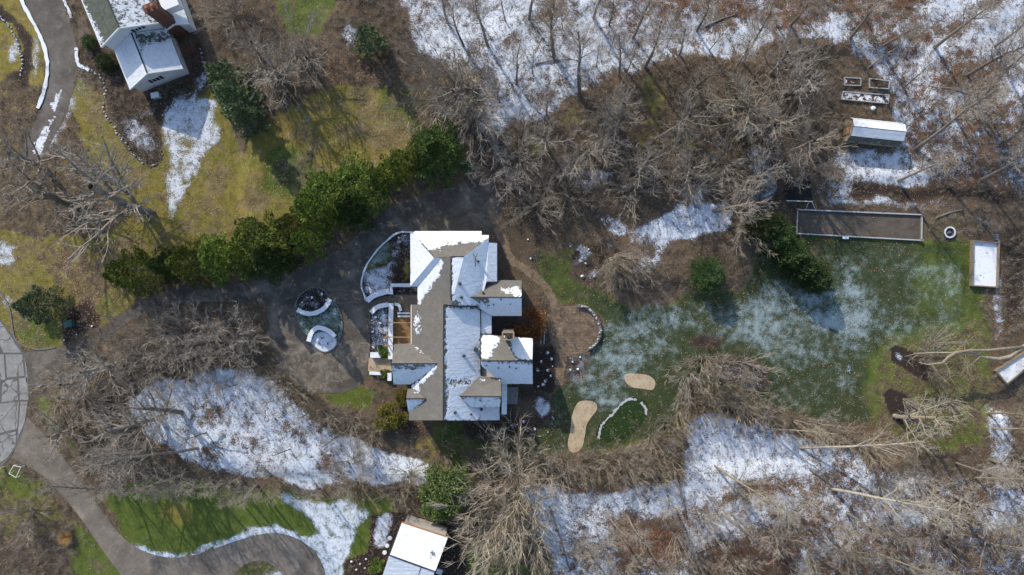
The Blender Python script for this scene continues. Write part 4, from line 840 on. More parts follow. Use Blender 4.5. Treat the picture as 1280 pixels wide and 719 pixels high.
for i, (q, lb) in enumerate((((487.5,672.5), 'uppermost'), ((484,682), 'middle'), ((481,690.5), 'lowest'))):
    c_ = W(*q); o = MB().tube([(c_.x, c_.y, 0), (c_.x, c_.y, .12)], [.36, .36], 14).obj('stepping_stone', stone_m); tag(o, '%s of three round snow capped stepping stones left of the bottom house' % lb, 'stepping stone', 'round stepping stones')
    MB().tube([(c_.x, c_.y, .115), (c_.x, c_.y, .17)], [.34, .27], 14).obj('snow_cap', snow_m, o)
c_ = W(550, 712); t = thing('utility_cabinet', 'pale blue grey box in the dark bed right of the bottom house', 'utility box', c_); MB().box((c_.x, c_.y, .4), (.8, .7, .8), R(-18)).obj('cabinet', greywood_m, t); MB().box((c_.x, c_.y, .83), (.86, .76, .08), R(-18)).obj('snow_cap', snow_m, t)

# ------------------------------------------------------------------ gambrel shed
sh = thing('garden_shed', 'gambrel roofed tan garden shed with snow on its roof', 'shed', W(1085, 172))
g = lambda x, y, z=0: Vector(((x-640)*M_, (359.5-y)*M_, z))
dA = Vector((.993, -.105, 0)); dN = Vector((.105, .993, 0)); P0 = W(1053, 178, .0)+Vector((0, .0, 0)); SL, SD = 7.4, 3.2
prof = [(0, 1.9), (.35, 2.75), (1.6, 3.35), (2.85, 2.75), (3.2, 1.9)]
pt = lambda s_, t_, z_: P0+dA*s_+dN*t_+Vector((0, 0, z_))
inv = lambda v_: (v_.x/M_*HC/(HC-v_.z)+640, 359.5-v_.y/M_*HC/(HC-v_.z), v_.z)
for i, (sv) in enumerate((.30, .80, .9, .9)):
    (t0, z0), (t1, z1) = prof[i], prof[i+1]
    if i == 0: t0 -= .12; z0 -= .28
    if i == 3: t1 += .12; z1 -= .28
    q = [inv(pt(-.15, t0, z0)), inv(pt(SL+.15, t0, z0)), inv(pt(SL+.15, t1, z1)), inv(pt(-.15, t1, z1))]
    face(sh, q, roof2_m, [], sv, .1)
    if i < 3: MB().beam(pt(-.15, t1, z1+.05), pt(SL+.15, t1, z1+.05), .08, .05).obj('ridge_cap', gutter_m, sh)
shed_m = simple('tan_board_siding', (.28, .22, .16), (.42, .35, .26), 2, bs=.3)
for s_, fl in ((0.02, 1), (SL-.02, 0)):
    vv_ = [pt(s_, 0.05, 0)]+[pt(s_, t_, z_-.1) for t_, z_ in prof]+[pt(s_, SD-.05, 0)]; vb = [q+dA*(.1 if fl else -.1) for q in vv_]; k_ = len(vv_)
    MB().add(vv_+vb, [tuple(range(k_)), tuple(range(2*k_-1, k_-1, -1))]+[(i, i+k_, (i+1) % k_+k_, (i+1) % k_) for i in range(k_)]).obj('end_wall', shed_m, sh)
for t_ in (.05, SD-.15): MB().prism([tuple(pt(.15, t_, 0)[:2]), tuple(pt(SL-.15, t_, 0)[:2]), tuple(pt(SL-.15, t_+.1, 0)[:2]), tuple(pt(.15, t_+.1, 0)[:2])], 0, 1.85).obj('side_wall', shed_m, sh)
do = MB().prism([tuple(pt(-.02, .9, 0)[:2]), tuple(pt(-.02, 2.3, 0)[:2]), tuple(pt(-.08, 2.3, 0)[:2]), tuple(pt(-.08, .9, 0)[:2])], .1, 2.0).obj('door', timber_m, sh); MB().prism([tuple(pt(-.06, 1.5, 0)[:2]), tuple(pt(-.06, 1.62, 0)[:2]), tuple(pt(-.14, 1.62, 0)[:2]), tuple(pt(-.14, 1.5, 0)[:2])], .95, 1.1).obj('handle', metal_m, do)
for sx_ in (1.2, 5.2):
    wo = MB().prism([tuple(pt(sx_, .03, 0)[:2]), tuple(pt(sx_+.8, .03, 0)[:2]), tuple(pt(sx_+.8, -.03, 0)[:2]), tuple(pt(sx_, -.03, 0)[:2])], .9, 1.5).obj('window', trim_m, sh); MB().prism([tuple(pt(sx_+.08, .0, 0)[:2]), tuple(pt(sx_+.72, .0, 0)[:2]), tuple(pt(sx_+.72, -.05, 0)[:2]), tuple(pt(sx_+.08, -.05, 0)[:2])], .97, 1.43).obj('pane', glass_m, wo)
# ------------------------------------------------------------------ framed things: raised beds, sandbox, court
def frame_box(name, label, cat, corners, wd, ht, wood, fill, fillz, snowtop=True, fillname='soil', grp=None, postz=None):
    P = [W(*c_, ht) for c_ in corners]; ctr = sum(P, Vector((0, 0, 0)))/len(P); t = thing(name, label, cat, (ctr.x, ctr.y, 0), grp); n_ = len(P)
    for i in range(n_):
        a_, b_ = P[i], P[(i+1) % n_]; d_ = (b_-a_).normalized()*(wd*.5 if i % 2 == 0 else -wd*.5-.004)
        MB().beam(Vector((a_.x, a_.y, ht/2))-d_, Vector((b_.x, b_.y, ht/2))+d_, wd, ht).obj('side_board', wood, t)
        if snowtop: MB().beam(Vector((a_.x, a_.y, ht+.03))-d_, Vector((b_.x, b_.y, ht+.03))+d_, wd*.8, .05).obj('snow_cap', dirty_m, t)
    MB().prism([tuple((ctr+(p-ctr)*.985)[:2]) for p in P], -.05, fillz).obj(fillname, fill, t)
    if postz:
        for p in P: MB().box((p.x, p.y, postz/2), (wd*1.7, wd*1.7, postz)).obj('post', wood, t)
    return t
def patch_layers(n, p): return ramp(n, noise(n, p, 3, 6, .7), [(.35, (.03, .022, .018)), (.6, (.10, .06, .04)), (.75, (.2, .15, .11))]), noise(n, p, 9, 3, .6)
def attrless(name, cov, layers=patch_layers):
    m, n, b = nmat(name); p = pos(n); col, h = layers(n, p); s = noise(n, p, 1.8, 8, .7)
    f = step(n, s, .72-.44*cov-.03, .72-.44*cov+.03); n.links.new(mix(n, f, col, SNOW), b.inputs['Base Color']); bump(n, b, s, .6, .1); return m
soil_a, soil_b, soil_s = attrless('bare_bed_soil', .25), attrless('half_snowy_soil', .5), attrless('snow_filled', .82)
frame_box('raised_bed', 'small raised garden bed with pale frame, left of the upper pair above the gambrel shed', 'garden bed', [(1056,97),(1076,98),(1076,107),(1056,106.5)], .14, .35, greywood_m, soil_a, .25, grp='raised garden beds')
frame_box('raised_bed', 'raised garden bed with dark soil, right of the upper pair above the gambrel shed', 'garden bed', [(1087,98),(1112,101.5),(1111,111),(1087,109.5)], .14, .35, greywood_m, soil_a, .25, grp='raised garden beds')
frame_box('raised_bed', 'longest raised garden bed with patchy snow inside, just above the gambrel shed', 'garden bed', [(1054,114.5),(1111,119),(1110.5,129.5),(1052,124)], .14, .35, greywood_m, soil_b, .28, grp='raised garden beds')
c_ = W(1090, 136); o = MB().rock((c_.x, c_.y, .2), .42, .6, 2, 4).obj('stump', greywood_m); tag(o, 'round snow capped stump on the grass between raised beds and gambrel shed', 'tree stump'); MB().rock((c_.x, c_.y, .36), .40, .4, 2, 5).obj('snow_cap', snow_m, o, True)
frame_box('snowy_sandbox', 'large timber sided rectangle filled with snow at the right lawn edge', 'sandbox', [(1217.5,301),(1249.5,303.5),(1248,359),(1216.5,357)], .16, .8, oldwood_m, soil_s, .35, False, 'snow_fill')
frame_box('snowy_sandbox', 'smaller tilted timber frame filled with snow at the right picture edge', 'sandbox', [(1246,464),(1282,441),(1292,454),(1260,481)], .2, .6, oldwood_m, soil_s, .3, False, 'snow_fill')
frame_box('bocce_court', 'long brown rectangular court with snow lined rails on the right lawn', 'sports court', [(997,262),(1152.5,268.5),(1152,300.5),(996,292)], .2, .35, greywood_m, court_m, .06, True, 'court_surface', postz=.6)
c_ = W(1055, 297.5); t = thing('bench', 'small snow covered bench below the long brown court', 'bench', c_)
MB().box((c_.x, c_.y, .45), (.95, .4, .06), R(-3)).obj('seat', greywood_m, t); MB().box((c_.x, c_.y, .51), (.9, .38, .06), R(-3)).obj('snow_cap', snow_m, t)
for s_ in (-1, 1): MB().box((c_.x+s_*.38, c_.y, .21), (.06, .34, .42)).obj('leg', greywood_m, t)
c_ = W(1187.5, 290.5, .4); t = thing('fire_ring', 'round fire ring with snowy rim right of the long brown court', 'fire pit', (c_.x, c_.y, 0))
def ring(c, r0, r1, z0, z1, n_=28):
    v_, f_ = [], []
    for i in range(n_):
        a_ = 2*math.pi*i/n_
        for r_, z_ in ((r0, z0), (r1, z0), (r1, z1), (r0, z1)): v_.append((c.x+r_*math.cos(a_), c.y+r_*math.sin(a_), z_))
    for i in range(n_):
        j = (i+1) % n_
        for k_ in range(4): f_.append((4*i+k_, 4*i+(k_+1) % 4, 4*j+(k_+1) % 4, 4*j+k_))
    return MB().add(v_, f_)
ring(c_, .62, .85, 0, .38).obj('stone_ring', stone_m, t); ring(c_, .66, .86, .385, .45).obj('snow_cap', snow_m, t); ring(c_, .0, .6, .0, .15).obj('ash', metal_m, t); MB().rock((c_.x, c_.y, .2), .3, .4, 1, 3).obj('log_pile', greywood_m, t)
# dark shelter above the court
t = thing('lean_to', 'dark roofed low shelter just above the upper left court corner', 'shelter', W(1000, 240))
MB().prism([tuple(W(a_, b_, 1.0)[:2]) for a_, b_ in ((986,228),(1014,227),(1015,249.5),(985,250))], .85, 1.0).obj('roof_panel', simple('black_felt', (.012, .012, .013), (.035, .034, .036), 3), t)
for q in ((987,229),(1013,228),(1014,248.5),(986,249)): p0 = W(*q, .9); MB().box((p0.x, p0.y, .42), (.1, .1, .85)).obj('post', greywood_m, t)
MB().beam(W(983, 251, .95), W(1016, 252, .95), .1, .16).obj('front_rail', trim_m, t)
MB().beam(W(1011, 252, .9), W(1007, 262, .1), .07, .07).obj('brace', trim_m, t); MB().beam(W(1015, 252, .9), W(1019, 262, .1), .07, .07).obj('brace', trim_m, t)
# weathered bench / deck piece in the lower brush
t = thing('wooden_platform', 'grey wooden platform tilted in the brush left of the snowy glade', 'platform', W(836, 556)); z_ = gz(836, 556)
for k in range(6):
    a_ = W(829+k*2.2, 566-k*.0, z_+.5); b_ = W(838+k*2.2, 548, z_+.5); MB().beam(a_, b_, .22, .06).obj('plank', greywood_m, t)
MB().beam(W(828, 563, z_+.38), W(842, 565, z_+.38), .12, .14).obj('bearer', greywood_m, t); MB().beam(W(837, 551, z_+.38), W(850, 552, z_+.38), .12, .14).obj('bearer', greywood_m, t)
for q in ((829,564),(841,566),(838,551),(849,552)): p0 = W(*q, z_+.2); MB().box((p0.x, p0.y, z_+.15), (.12, .12, .5)).obj('leg', greywood_m, t)
c_ = W(89, 404); t = thing('utility_cabinet', 'teal green utility cabinet in the dark bed below the lawn pine', 'utility box', c_); MB().box((c_.x, c_.y, .4), (1.1, .95, .8), R(8)).obj('cabinet', teal_m, t); MB().box((c_.x, c_.y, .83), (1.2, 1.05, .07), R(8)).obj('lid', teal_m, t)
c_ = W(330.5, 203); t = thing('barrel', 'small dark barrel with snowy lid on the upper left lawn', 'barrel', c_); MB().tube([(c_.x, c_.y, 0), (c_.x, c_.y, .3), (c_.x, c_.y, .75)], [.3, .36, .3], 12).obj('body', metal_m, t); MB().tube([(c_.x, c_.y, .755), (c_.x, c_.y, .82)], [.27, .22], 12).obj('snow_cap', snow_m, t)
# small white frame by the lower left road
t = thing('mailbox_frame', 'small white tubular frame on the verge at the left edge', 'frame', W(22, 592)); m0 = [(11,592),(17,582),(26,584),(20,597)]
for i in range(4): MB().tube([W(*m0[i], .9), W(*m0[(i+1) % 4], .9)], [.045, .045], 6).obj('rail', trim_m, t)
for q in m0: p0 = W(*q, .9); MB().tube([(p0.x, p0.y, 0), (p0.x, p0.y, .9)], [.045, .045], 6).obj('post', trim_m, t)
c_ = W(5, 584); o = MB().tube([(c_.x, c_.y, 0), (c_.x, c_.y, .9)], [.14, .12], 10).obj('marker_post', sand_m); tag(o, 'tan marker post at the road end on the left edge', 'post'); MB().tube([(c_.x, c_.y, .905), (c_.x, c_.y, .97)], [.15, .04], 10).obj('cap', trim_m, o)
# boundary wall line, top
rw = [(432,-20),(445,10),(470,30),(490,48),(507,66),(500,75)]
snow_wall('dark timber edging wall running down beside the dark pine at the top', rw, .35, .5, 0, mat=gutter_m)
edging('stone_edging', [(428,-10),(426,20),(424,33),(414,45),(408,50)], .15, label='brown edging stones right of the green strip at the top', snowp=.1)

# ------------------------------------------------------------------ vegetation prototypes
def rv(r_, s=1.0): return Vector((r_.gauss(0, s), r_.gauss(0, s), r_.gauss(0, s)))
class TreeMesh:
    def __init__(s): s.v = []; s.f = []
    def seg(s, pts, rs, n_):
        b0 = len(s.v); L = len(pts)
        for i in range(L):
            d = (pts[min(i+1, L-1)]-pts[max(i-1, 0)]).normalized(); u = d.orthogonal().normalized(); w_ = d.cross(u)
            if i == L-1 and rs[i] < .012: s.v.append(tuple(pts[i])); continue
            for k in range(n_):
                a_ = 2*math.pi*k/n_; q = pts[i]+(u*math.cos(a_)+w_*math.sin(a_))*rs[i]; s.v.append(tuple(q))
        for i in range(L-1):
            tip = (i == L-2 and rs[-1] < .012)
            for k in range(n_):
                k2 = (k+1) % n_
                if tip: s.f.append((b0+i*n_+k, b0+i*n_+k2, b0+(L-1)*n_))
                else: s.f.append((b0+i*n_+k, b0+i*n_+k2, b0+(i+1)*n_+k2, b0+(i+1)*n_+k))
def grow(tm, r_, p, d, L, r0, lev, cfg):
    nseg = cfg['seg'][lev]; pts = [p]; dirs = [d]; taper = cfg['taper'][lev]
    for i in range(nseg):
        d = (d+rv(r_, cfg['wob'][lev])+Vector((0, 0, cfg['up'][lev]))).normalized(); p = p+d*(L/nseg); pts.append(p); dirs.append(d)
    rs = [r0*(1-(1-taper)*i/nseg) for i in range(nseg+1)]
    if lev >= cfg['last']: rs[-1] = .0
    tm[0 if lev <= 1 else 1].seg(pts, rs, (7, 5, 3, 3, 3)[min(lev, 4)])
    if lev >= cfg['last']: return
    nc = cfg['n'][lev]; ph = r_.random()*6.28
    for c_ in range(nc):
        t = cfg['t0'][lev]+(1-cfg['t0'][lev])*(c_+r_.random()*.8)/nc; t = min(t, .99); i = int(t*nseg); f_ = t*nseg-i
        q = pts[i].lerp(pts[i+1], f_); dd = dirs[i+1]; u = dd.orthogonal().normalized(); w_ = dd.cross(u)
        ph += 2.4+r_.uniform(-.4, .4); sd = u*math.cos(ph)+w_*math.sin(ph); an = cfg['ang'][lev]*r_.uniform(.75, 1.2)
        nd = (dd*math.cos(an)+sd*math.sin(an)).normalized()
        ll = L*cfg['len'][lev]*(1-.45*((t-cfg['t0'][lev])/(1-cfg['t0'][lev]+1e-6)))*r_.uniform(.75, 1.2)
        rr = r0*(1-(1-taper)*t)*cfg['rad'][lev]
        grow(tm, r_, q, nd, ll, max(rr, cfg['rmin']), lev+1, cfg)
CF = dict(
 wide=dict(seg=(5,5,4,3,1), taper=(.6,.3,.3,.3,.2), wob=(.05,.10,.12,.14,.1), up=(0,.05,.03,.03,.02), n=(11,8,6,4), t0=(.22,.15,.1,.1), ang=(1.0,.75,.7,.6), len=(.72,.5,.45,.45), rad=(.55,.5,.5,.6), rmin=.013, last=4, H=10, r=.26),
 tall=dict(seg=(7,4,3,3,1), taper=(.35,.3,.3,.3,.2), wob=(.035,.09,.12,.14,.1), up=(.03,.12,.05,.03,.02), n=(14,7,6,4), t0=(.45,.2,.1,.1), ang=(.75,.7,.7,.6), len=(.30,.5,.5,.5), rad=(.42,.5,.5,.6), rmin=.015, last=4, H=17, r=.24),
 thin=dict(seg=(6,3,3,1), taper=(.35,.3,.3,.2), wob=(.04,.1,.12,.1), up=(.03,.12,.06,.02), n=(12,7,5), t0=(.3,.2,.1), ang=(.7,.7,.6), len=(.36,.45,.5), rad=(.45,.5,.6), rmin=.014, last=3, H=8, r=.09),
)
def proto_bare(kind, seed, bm=None, tw=None):
    r_ = random.Random(seed); cfg = CF[kind]; tm = (TreeMesh(), TreeMesh())
    grow(tm, r_, Vector((0, 0, -.3)), Vector((0, 0, 1)), cfg['H']*(.62 if kind == 'wide' else .85), cfg['r'], 0, cfg)
    top = max(v_[2] for v_ in tm[1].v)
    ms = []
    for nm, t_, mt in (('trunk', tm[0], bm or bark_m), ('crown', tm[1], tw or twig_m)):
        m_ = mesh(nm, t_.v, t_.f); m_.materials.append(mt); ms.append((nm, m_))
    return ms, top
def proto_fuzzy(seed, H=5.0, Rr=3.0, stems=26, tw=None):
    """many stemmed leafless shrub, fanning out"""
    r_ = random.Random(seed); T0, T1 = TreeMesh(), TreeMesh()
    for k in range(stems):
        a_ = r_.random()*6.28; e_ = math.sqrt(r_.random())*1.0; d = Vector((math.cos(a_)*e_*Rr/H*1.3, math.sin(a_)*e_*Rr/H*1.3, 1)).normalized(); p = Vector((math.cos(a_)*.25, math.sin(a_)*.25, -.1)); L = H*r_.uniform(.75, 1.1)
        pts = [p]; dirs = []
        for i in range(4): d = (d+rv(r_, .07)+Vector((0, 0, -.02))).normalized(); pts.append(pts[-1]+d*L/4); dirs.append(d)
        T0.seg(pts, [.036, .028, .022, .016, .0], 3)
        for j in range(10):
            t = r_.uniform(.25, .98)*4; i = min(3, int(t)); q = pts[i].lerp(pts[i+1], t-i); nd = (dirs[i]+rv(r_, .38)).normalized(); l = H*.22*r_.uniform(.6, 1.3)
            q2 = q+nd*l*.55; nd2 = (nd+rv(r_, .15)+Vector((0, 0, .05))).normalized(); T1.seg([q, q2, q2+nd2*l*.45], [.013, .011, 0], 3)
            for z_ in range(3): qq = q.lerp(q2, r_.uniform(.3, 1)); T1.seg([qq, qq+(nd+rv(r_, .4)).normalized()*l*.5], [.0121, 0], 3)
    ms = []
    for nm, t_, mt in (('stems', T0, tw or twig_m), ('twigs', T1, tw or twig_m)): m_ = mesh(nm, t_.v, t_.f); m_.materials.append(mt); ms.append((nm, m_))
    return ms, H
def leafquads(P, D, L, Wd, r):
    """diamond leaves: positions, directions -> verts, faces"""
    n_ = len(P); rnd = r.normal(size=(n_, 3)); S_ = np.cross(D, rnd); S_ /= np.linalg.norm(S_, axis=1, keepdims=True)+1e-9
    v_ = np.stack([P, P+D*L[:, None]*.5+S_*Wd[:, None], P+D*L[:, None], P+D*L[:, None]*.5-S_*Wd[:, None]], 1).reshape(-1, 3)
    return v_, np.arange(n_*4).reshape(-1, 4)
def proto_conifer(seed, H=8, Rr=2.6, n_br=110, per=62, leafm=hedge_m, leafL=.34, round_=.0):
    r = np.random.default_rng(seed); r_ = random.Random(seed); T0 = TreeMesh(); T0.seg([Vector((0, 0, -.2)), Vector((0, 0, H*.5)), Vector((0, 0, H*.95))], [.2, .12, .03], 7)
    VS, DS = [], []; T1 = TreeMesh()
    for k in range(n_br):
        t = (k+.5)/n_br; z = H*(.06+.92*t); a_ = k*2.399+r_.uniform(-.3, .3)
        rad = Rr*((1-t)**1.05 if not round_ else math.sqrt(max(.02, 1-t**2))*.95)*r_.uniform(.72, 1.14)+.15
        d = Vector((math.cos(a_), math.sin(a_), r_.uniform(-.05, .35)+t*.5)).normalized(); tip = Vector((0, 0, z))+d*rad
        T1.seg([Vector((0, 0, z)), tip], [.03, 0], 3)
        m_ = int(per*(.25+rad/Rr)); s_ = np.sqrt(r.random(m_))*.95+.08
        base = np.array([0, 0, z])+np.outer(s_*rad, np.array(d)); side = np.cross(np.array(d), [0, 0, 1.]); side /= np.linalg.norm(side)
        off = (r.random(m_)-.5)*2; wid = .34*rad*(1.15-s_)+.12
        base += np.outer(off*wid, side); base[:, 2] += r.normal(0, .05, m_)-np.abs(off)*.06
        dd = np.array(d)*1.0+np.outer(off*.8, side)+r.normal(0, .25, (m_, 3)); dd /= np.linalg.norm(dd, axis=1, keepdims=True); VS.append(base); DS.append(dd)
    P = np.concatenate(VS); D = np.concatenate(DS); v_, f_ = leafquads(P, D, r.uniform(.7, 1.3, len(P))*leafL, r.uniform(.7, 1.2, len(P))*leafL*.22, r)
    mt = mesh('trunk', T0.v, T0.f); mt.materials.append(bark_m)
    mc = mesh('crown', v_, f_); mc.materials.append(leafm); return [('trunk', mt), ('crown', mc)], H
def proto_leafy(seed, H=3, Rr=2.2, n_=5000, leafm=lime_m, L=.2, clumps=34):
    r = np.random.default_rng(seed); r_ = random.Random(seed); T0 = TreeMesh(); cs = []
    for k in range(clumps):
        a_ = r_.random()*6.28; q = math.sqrt(r_.random()); z = H*(.35+.6*r_.random()*(1-q*.5)); c_ = Vector((math.cos(a_)*q*Rr*.8, math.sin(a_)*q*Rr*.8, z)); cs.append(c_)
        T0.seg([Vector((0, 0, -.1)), c_*.5+rv(r_, .1), c_], [.05, .03, 0], 4)
    cs = np.array([tuple(c_) for c_ in cs]); idx_ = r.integers(0, clumps, n_); d = r.normal(size=(n_, 3)); d /= np.linalg.norm(d, axis=1, keepdims=True)
    P = cs[idx_]+d*(r.random((n_, 1))**.4)*Rr*.26*np.array([1, 1, .7]); D = d+r.normal(0, .5, (n_, 3)); D /= np.linalg.norm(D, axis=1, keepdims=True)
    v_, f_ = leafquads(P, D, r.uniform(.7, 1.3, n_)*L, r.uniform(.7, 1.2, n_)*L*.3, r)
    mt = mesh('stems', T0.v, T0.f); mt.materials.append(bark_m); mc = mesh('foliage', v_, f_); mc.materials.append(leafm); return [('stems', mt), ('foliage', mc)], H
PR = dict(
 wide=[proto_bare('wide', s) for s in (1, 2, 3)], tall=[proto_bare('tall', s) for s in (11, 12, 13)], thin=[proto_bare('thin', s) for s in (21, 22, 23)],
 pale=[proto_bare('tall', 31, pale_m, pale_m), proto_bare('wide', 32, pale_m, pale_m)],
 fuzzy=[proto_fuzzy(s) for s in (41, 42, 43)], straw=[proto_fuzzy(s, tw=tan_m) for s in (51, 52)], redshrub=[proto_fuzzy(s, 3, 2.2, 18, redtw_m) for s in (61, 62)],
 hedge=[proto_conifer(s, 8, 3.0, k_, 200, hm_, .22) for s, k_, hm_ in ((71, 80, hedge_m), (72, 62, hedge_y), (73, 90, hedge_d), (74, 70, hedge_y), (75, 75, hedge_m))], pine=[proto_conifer(s, 9, 3.0, 70, 120, pine_m, .34) for s in (81, 82)],
 dark=[proto_conifer(s, 6, 2.6, 110, 60, dark_m, .3, 1) for s in (91, 92)], lime=[proto_leafy(101, 4, 3.2, 7000, lime_m, .28, 40)], olive=[proto_leafy(111, 3, 2.6, 6500, olive_m, .2, 40)],
 rust=[proto_leafy(121, 2.6, 2.4, 3600, rust_m, .2, 30)], ball=[proto_leafy(131, 1.1, .7, 1600, hedge_m, .13, 20)])
# ---- placing with labels that name the nearest landmark
LM = {'driveway island': (400,400), 'white house at upper left': (185,55), 'curved conifer hedge': (330,290), 'gambrel shed': (1085,165), 'raised garden beds': (1083,112), 'long brown court': (1075,280), 'round fire ring': (1187,290), 'big snow filled sandbox': (1233,330),
 'putting green': (780,522), 'long kidney bunker': (727,532), 'small oval bunker': (801,477), 'round stone patio': (718,415), 'slabbed road': (12,500), 'lower left driveway bend': (300,690), 'open snowy bank': (330,520), 'bottom edge house': (520,695), 'upper oval dark bed': (1138,452),
 'grey platform': (836,556), 'snowy glade': (920,550), 'garage roof': (567,315), 'teal utility cabinet': (89,404), 'snowy slope top': (800,50), 'upper left lawn': (270,220), 'mid lawn conifer': (885,343), 'small tilted sandbox': (1265,462), 'right wing chimney': (635,420), 'right bottom corner': (1270,710), 'upper right corner': (1270,10), 'lower left corner': (10,710)}
pend = []
def label_later(o, prefix, px, py): pend.append((o, prefix, px, py))
def resolve():
    import collections
    d_ = collections.defaultdict(list)
    for o, pre, px, py in pend:
        k = min(LM, key=lambda q: math.hypot(px-LM[q][0], py-LM[q][1])); lx, ly = LM[k]; dx, dy = px-lx, py-ly
        rel = ('right of' if dx > 0 else 'left of') if abs(dx) > abs(dy) else ('below' if dy > 0 else 'above')
        d_[(pre, rel, k)].append((math.hypot(dx, dy), o))
    words = ['nearest', 'second nearest', 'third nearest', 'fourth nearest', 'fifth nearest', 'sixth nearest', 'seventh nearest', 'eighth nearest', 'ninth nearest', 'tenth nearest', 'eleventh nearest', 'twelfth nearest', 'thirteenth nearest', 'fourteenth nearest']
    for (pre, rel, k), L in d_.items():
        L.sort(key=lambda t_: t_[0])
        for i, (_, o) in enumerate(L):
            o['label'] = '%s %s the %s' % (pre, rel, k) if len(L) == 1 else '%s, %s %s the %s' % (pre, words[min(i, 13)], rel, k)
names = dict(wide='bare_tree', tall='bare_tree', thin='sapling', pale='pale_tree', fuzzy='bare_shrub', straw='bare_shrub', redshrub='bare_shrub', hedge='conifer', pine='pine_tree', dark='evergreen_shrub', lime='leafy_shrub', olive='leafy_shrub', rust='leafy_shrub', ball='round_bush')
cats = dict(wide='tree', tall='tree', thin='tree', pale='tree', fuzzy='shrub', straw='shrub', redshrub='shrub', hedge='tree', pine='tree', dark='shrub', lime='shrub', olive='shrub', rust='shrub', ball='bush')
pre = dict(wide='broad leafless tree with grey branches', tall='tall leafless tree with a long trunk', thin='slim leafless sapling', pale='leafless tree with pale bark', fuzzy='feathery grey leafless shrub', straw='straw coloured leafless shrub', redshrub='low reddish leafless shrub')
groups = dict(wide='broad bare trees', tall='tall bare woodland trees', thin='slim bare saplings', pale='pale barked trees', fuzzy='grey feathery shrubs', straw='straw coloured shrubs', redshrub='reddish low shrubs')
cnt = {}
def plant(kind, base, tip=None, H=None, width=1.0, label=None, group=None, var=None):
    lst = PR[kind]; i = cnt.get(kind, 0); cnt[kind] = i+1; ms, H0 = lst[(i if var is None else var) % len(lst)]
    bz = gz(*base); B = W(*base, 0); B.z = bz-.02; H = H or H0
    T = W(*tip, bz+H) if tip else B+Vector((0, 0, H)); d = T-B; k = d.length/H0
    o = bpy.data.objects.new(names[kind], None); C.objects.link(o); o.location = B; o.empty_display_size = .3
    o['category'] = cats[kind]
    q = d.to_track_quat('Z', 'Y'); o.rotation_mode = 'QUATERNION'; o.rotation_quaternion = q @ Matrix.Rotation(random.uniform(0, 6.28), 4, 'Z').to_quaternion()
    o.scale = (k*width, k*width, k)
    for nm, m_ in ms: c_ = bpy.data.objects.new(nm, m_); C.objects.link(c_); c_.parent = o
    if label: o['label'] = label
    else: label_later(o, pre[kind], *base)
    if group or kind in groups: o['group'] = group or groups[kind]
    return o
# hedge of conifers, left to right
hd = [(162,345,6.5), (190,338,7.5), (222,333,8), (255,330,7.5), (287,322,7), (318,322,8), (345,303,9), (352,322,7), (378,288,9), (398,302,8), (408,268,10), (425,250,9), (447,262,8), (455,238,8.5), (478,228,7.5), (503,214,7.5), (528,204,8), (548,197,7)]
od = ['first', 'second', 'third', 'fourth', 'fifth', 'sixth', 'seventh', 'eighth', 'ninth', 'tenth', 'eleventh', 'twelfth', 'thirteenth', 'fourteenth', 'fifteenth', 'sixteenth', 'seventeenth', 'last']
for i, (x, y, h) in enumerate(hd): plant('hedge', (x, y), None, h*random.uniform(.85, 1.6), random.uniform(.95, 1.4)*8/h/1.25, label='yellow green conifer in the curved driveway hedge, %s from the left' % od[i], group='conifers in the curved hedge')
for x, y, h, lb in ((296,108,10,'upper of three blue green pines left of the tall bare tree'), (306,132,10,'middle of three blue green pines below the white house lawn'), (322,155,9,'lowest of three blue green pines beside the upper left lawn')):
    plant('pine', (x, y), None, h, .95, label=lb, group='three blue green pines')
plant('pine', (467,62), None, 8, 1.0, label='single dark green pine at the top near the dark timber edging'); plant('pine', (66,381), None, 8, 1.22, label='large round pine on the lawn beside the teal cabinet')
for x, y, h, s_, lb in ((948,285,6,1.0,'upper left'), (962,298,6,1.0,'second from upper left'), (978,318,6,.95,'third from upper left'), (993,336,5.5,1.0,'fourth, near the lower end'), (1010,347,5,1.1,'lower right')):
    plant('dark', (x, y), None, h, s_, label='dark evergreen in the clump left of the long court, %s' % lb, group='dark evergreen clump')
plant('dark', (878,344), None, 4, 1.5, label='lone dark round evergreen in the middle of the frosty lawn')
plant('dark', (115,55), None, 1.6, 1.7, label='small evergreen left of the white house, upper of two'); plant('dark', (136,80), None, 2, 1.7, label='small evergreen left of the white house, lower of two')
plant('lime', (560,600), None, 4.5, 1.15, label='light green leafy shrub between main house and bottom house'); plant('lime', (548,628), None, 3.5, .9, label='green leafy shrub just above the roof of the bottom house')
plant('olive', (490,522), None, 3, 1.0, label='yellow olive rounded shrub at the lower left corner of the main house'); plant('rust', (660,405), None, 3.8, .85, label='rust and gold leafed shrub in the courtyard right of the house')
plant('olive', (505,496), None, 1.6, 1.0, label='small yellow green shrub left of the house above the olive shrub')
plant('ball', (480,440), None, 1.3, 1.3, label='round yellow green bush above the tan side walk'); plant('ball', (482,467), None, 1.1, 1.25, label='round yellow green bush below the tan side walk'); plant('ball', (472,706), None, 1.4, 1.5, label='bright yellow green bush left of the bottom house')
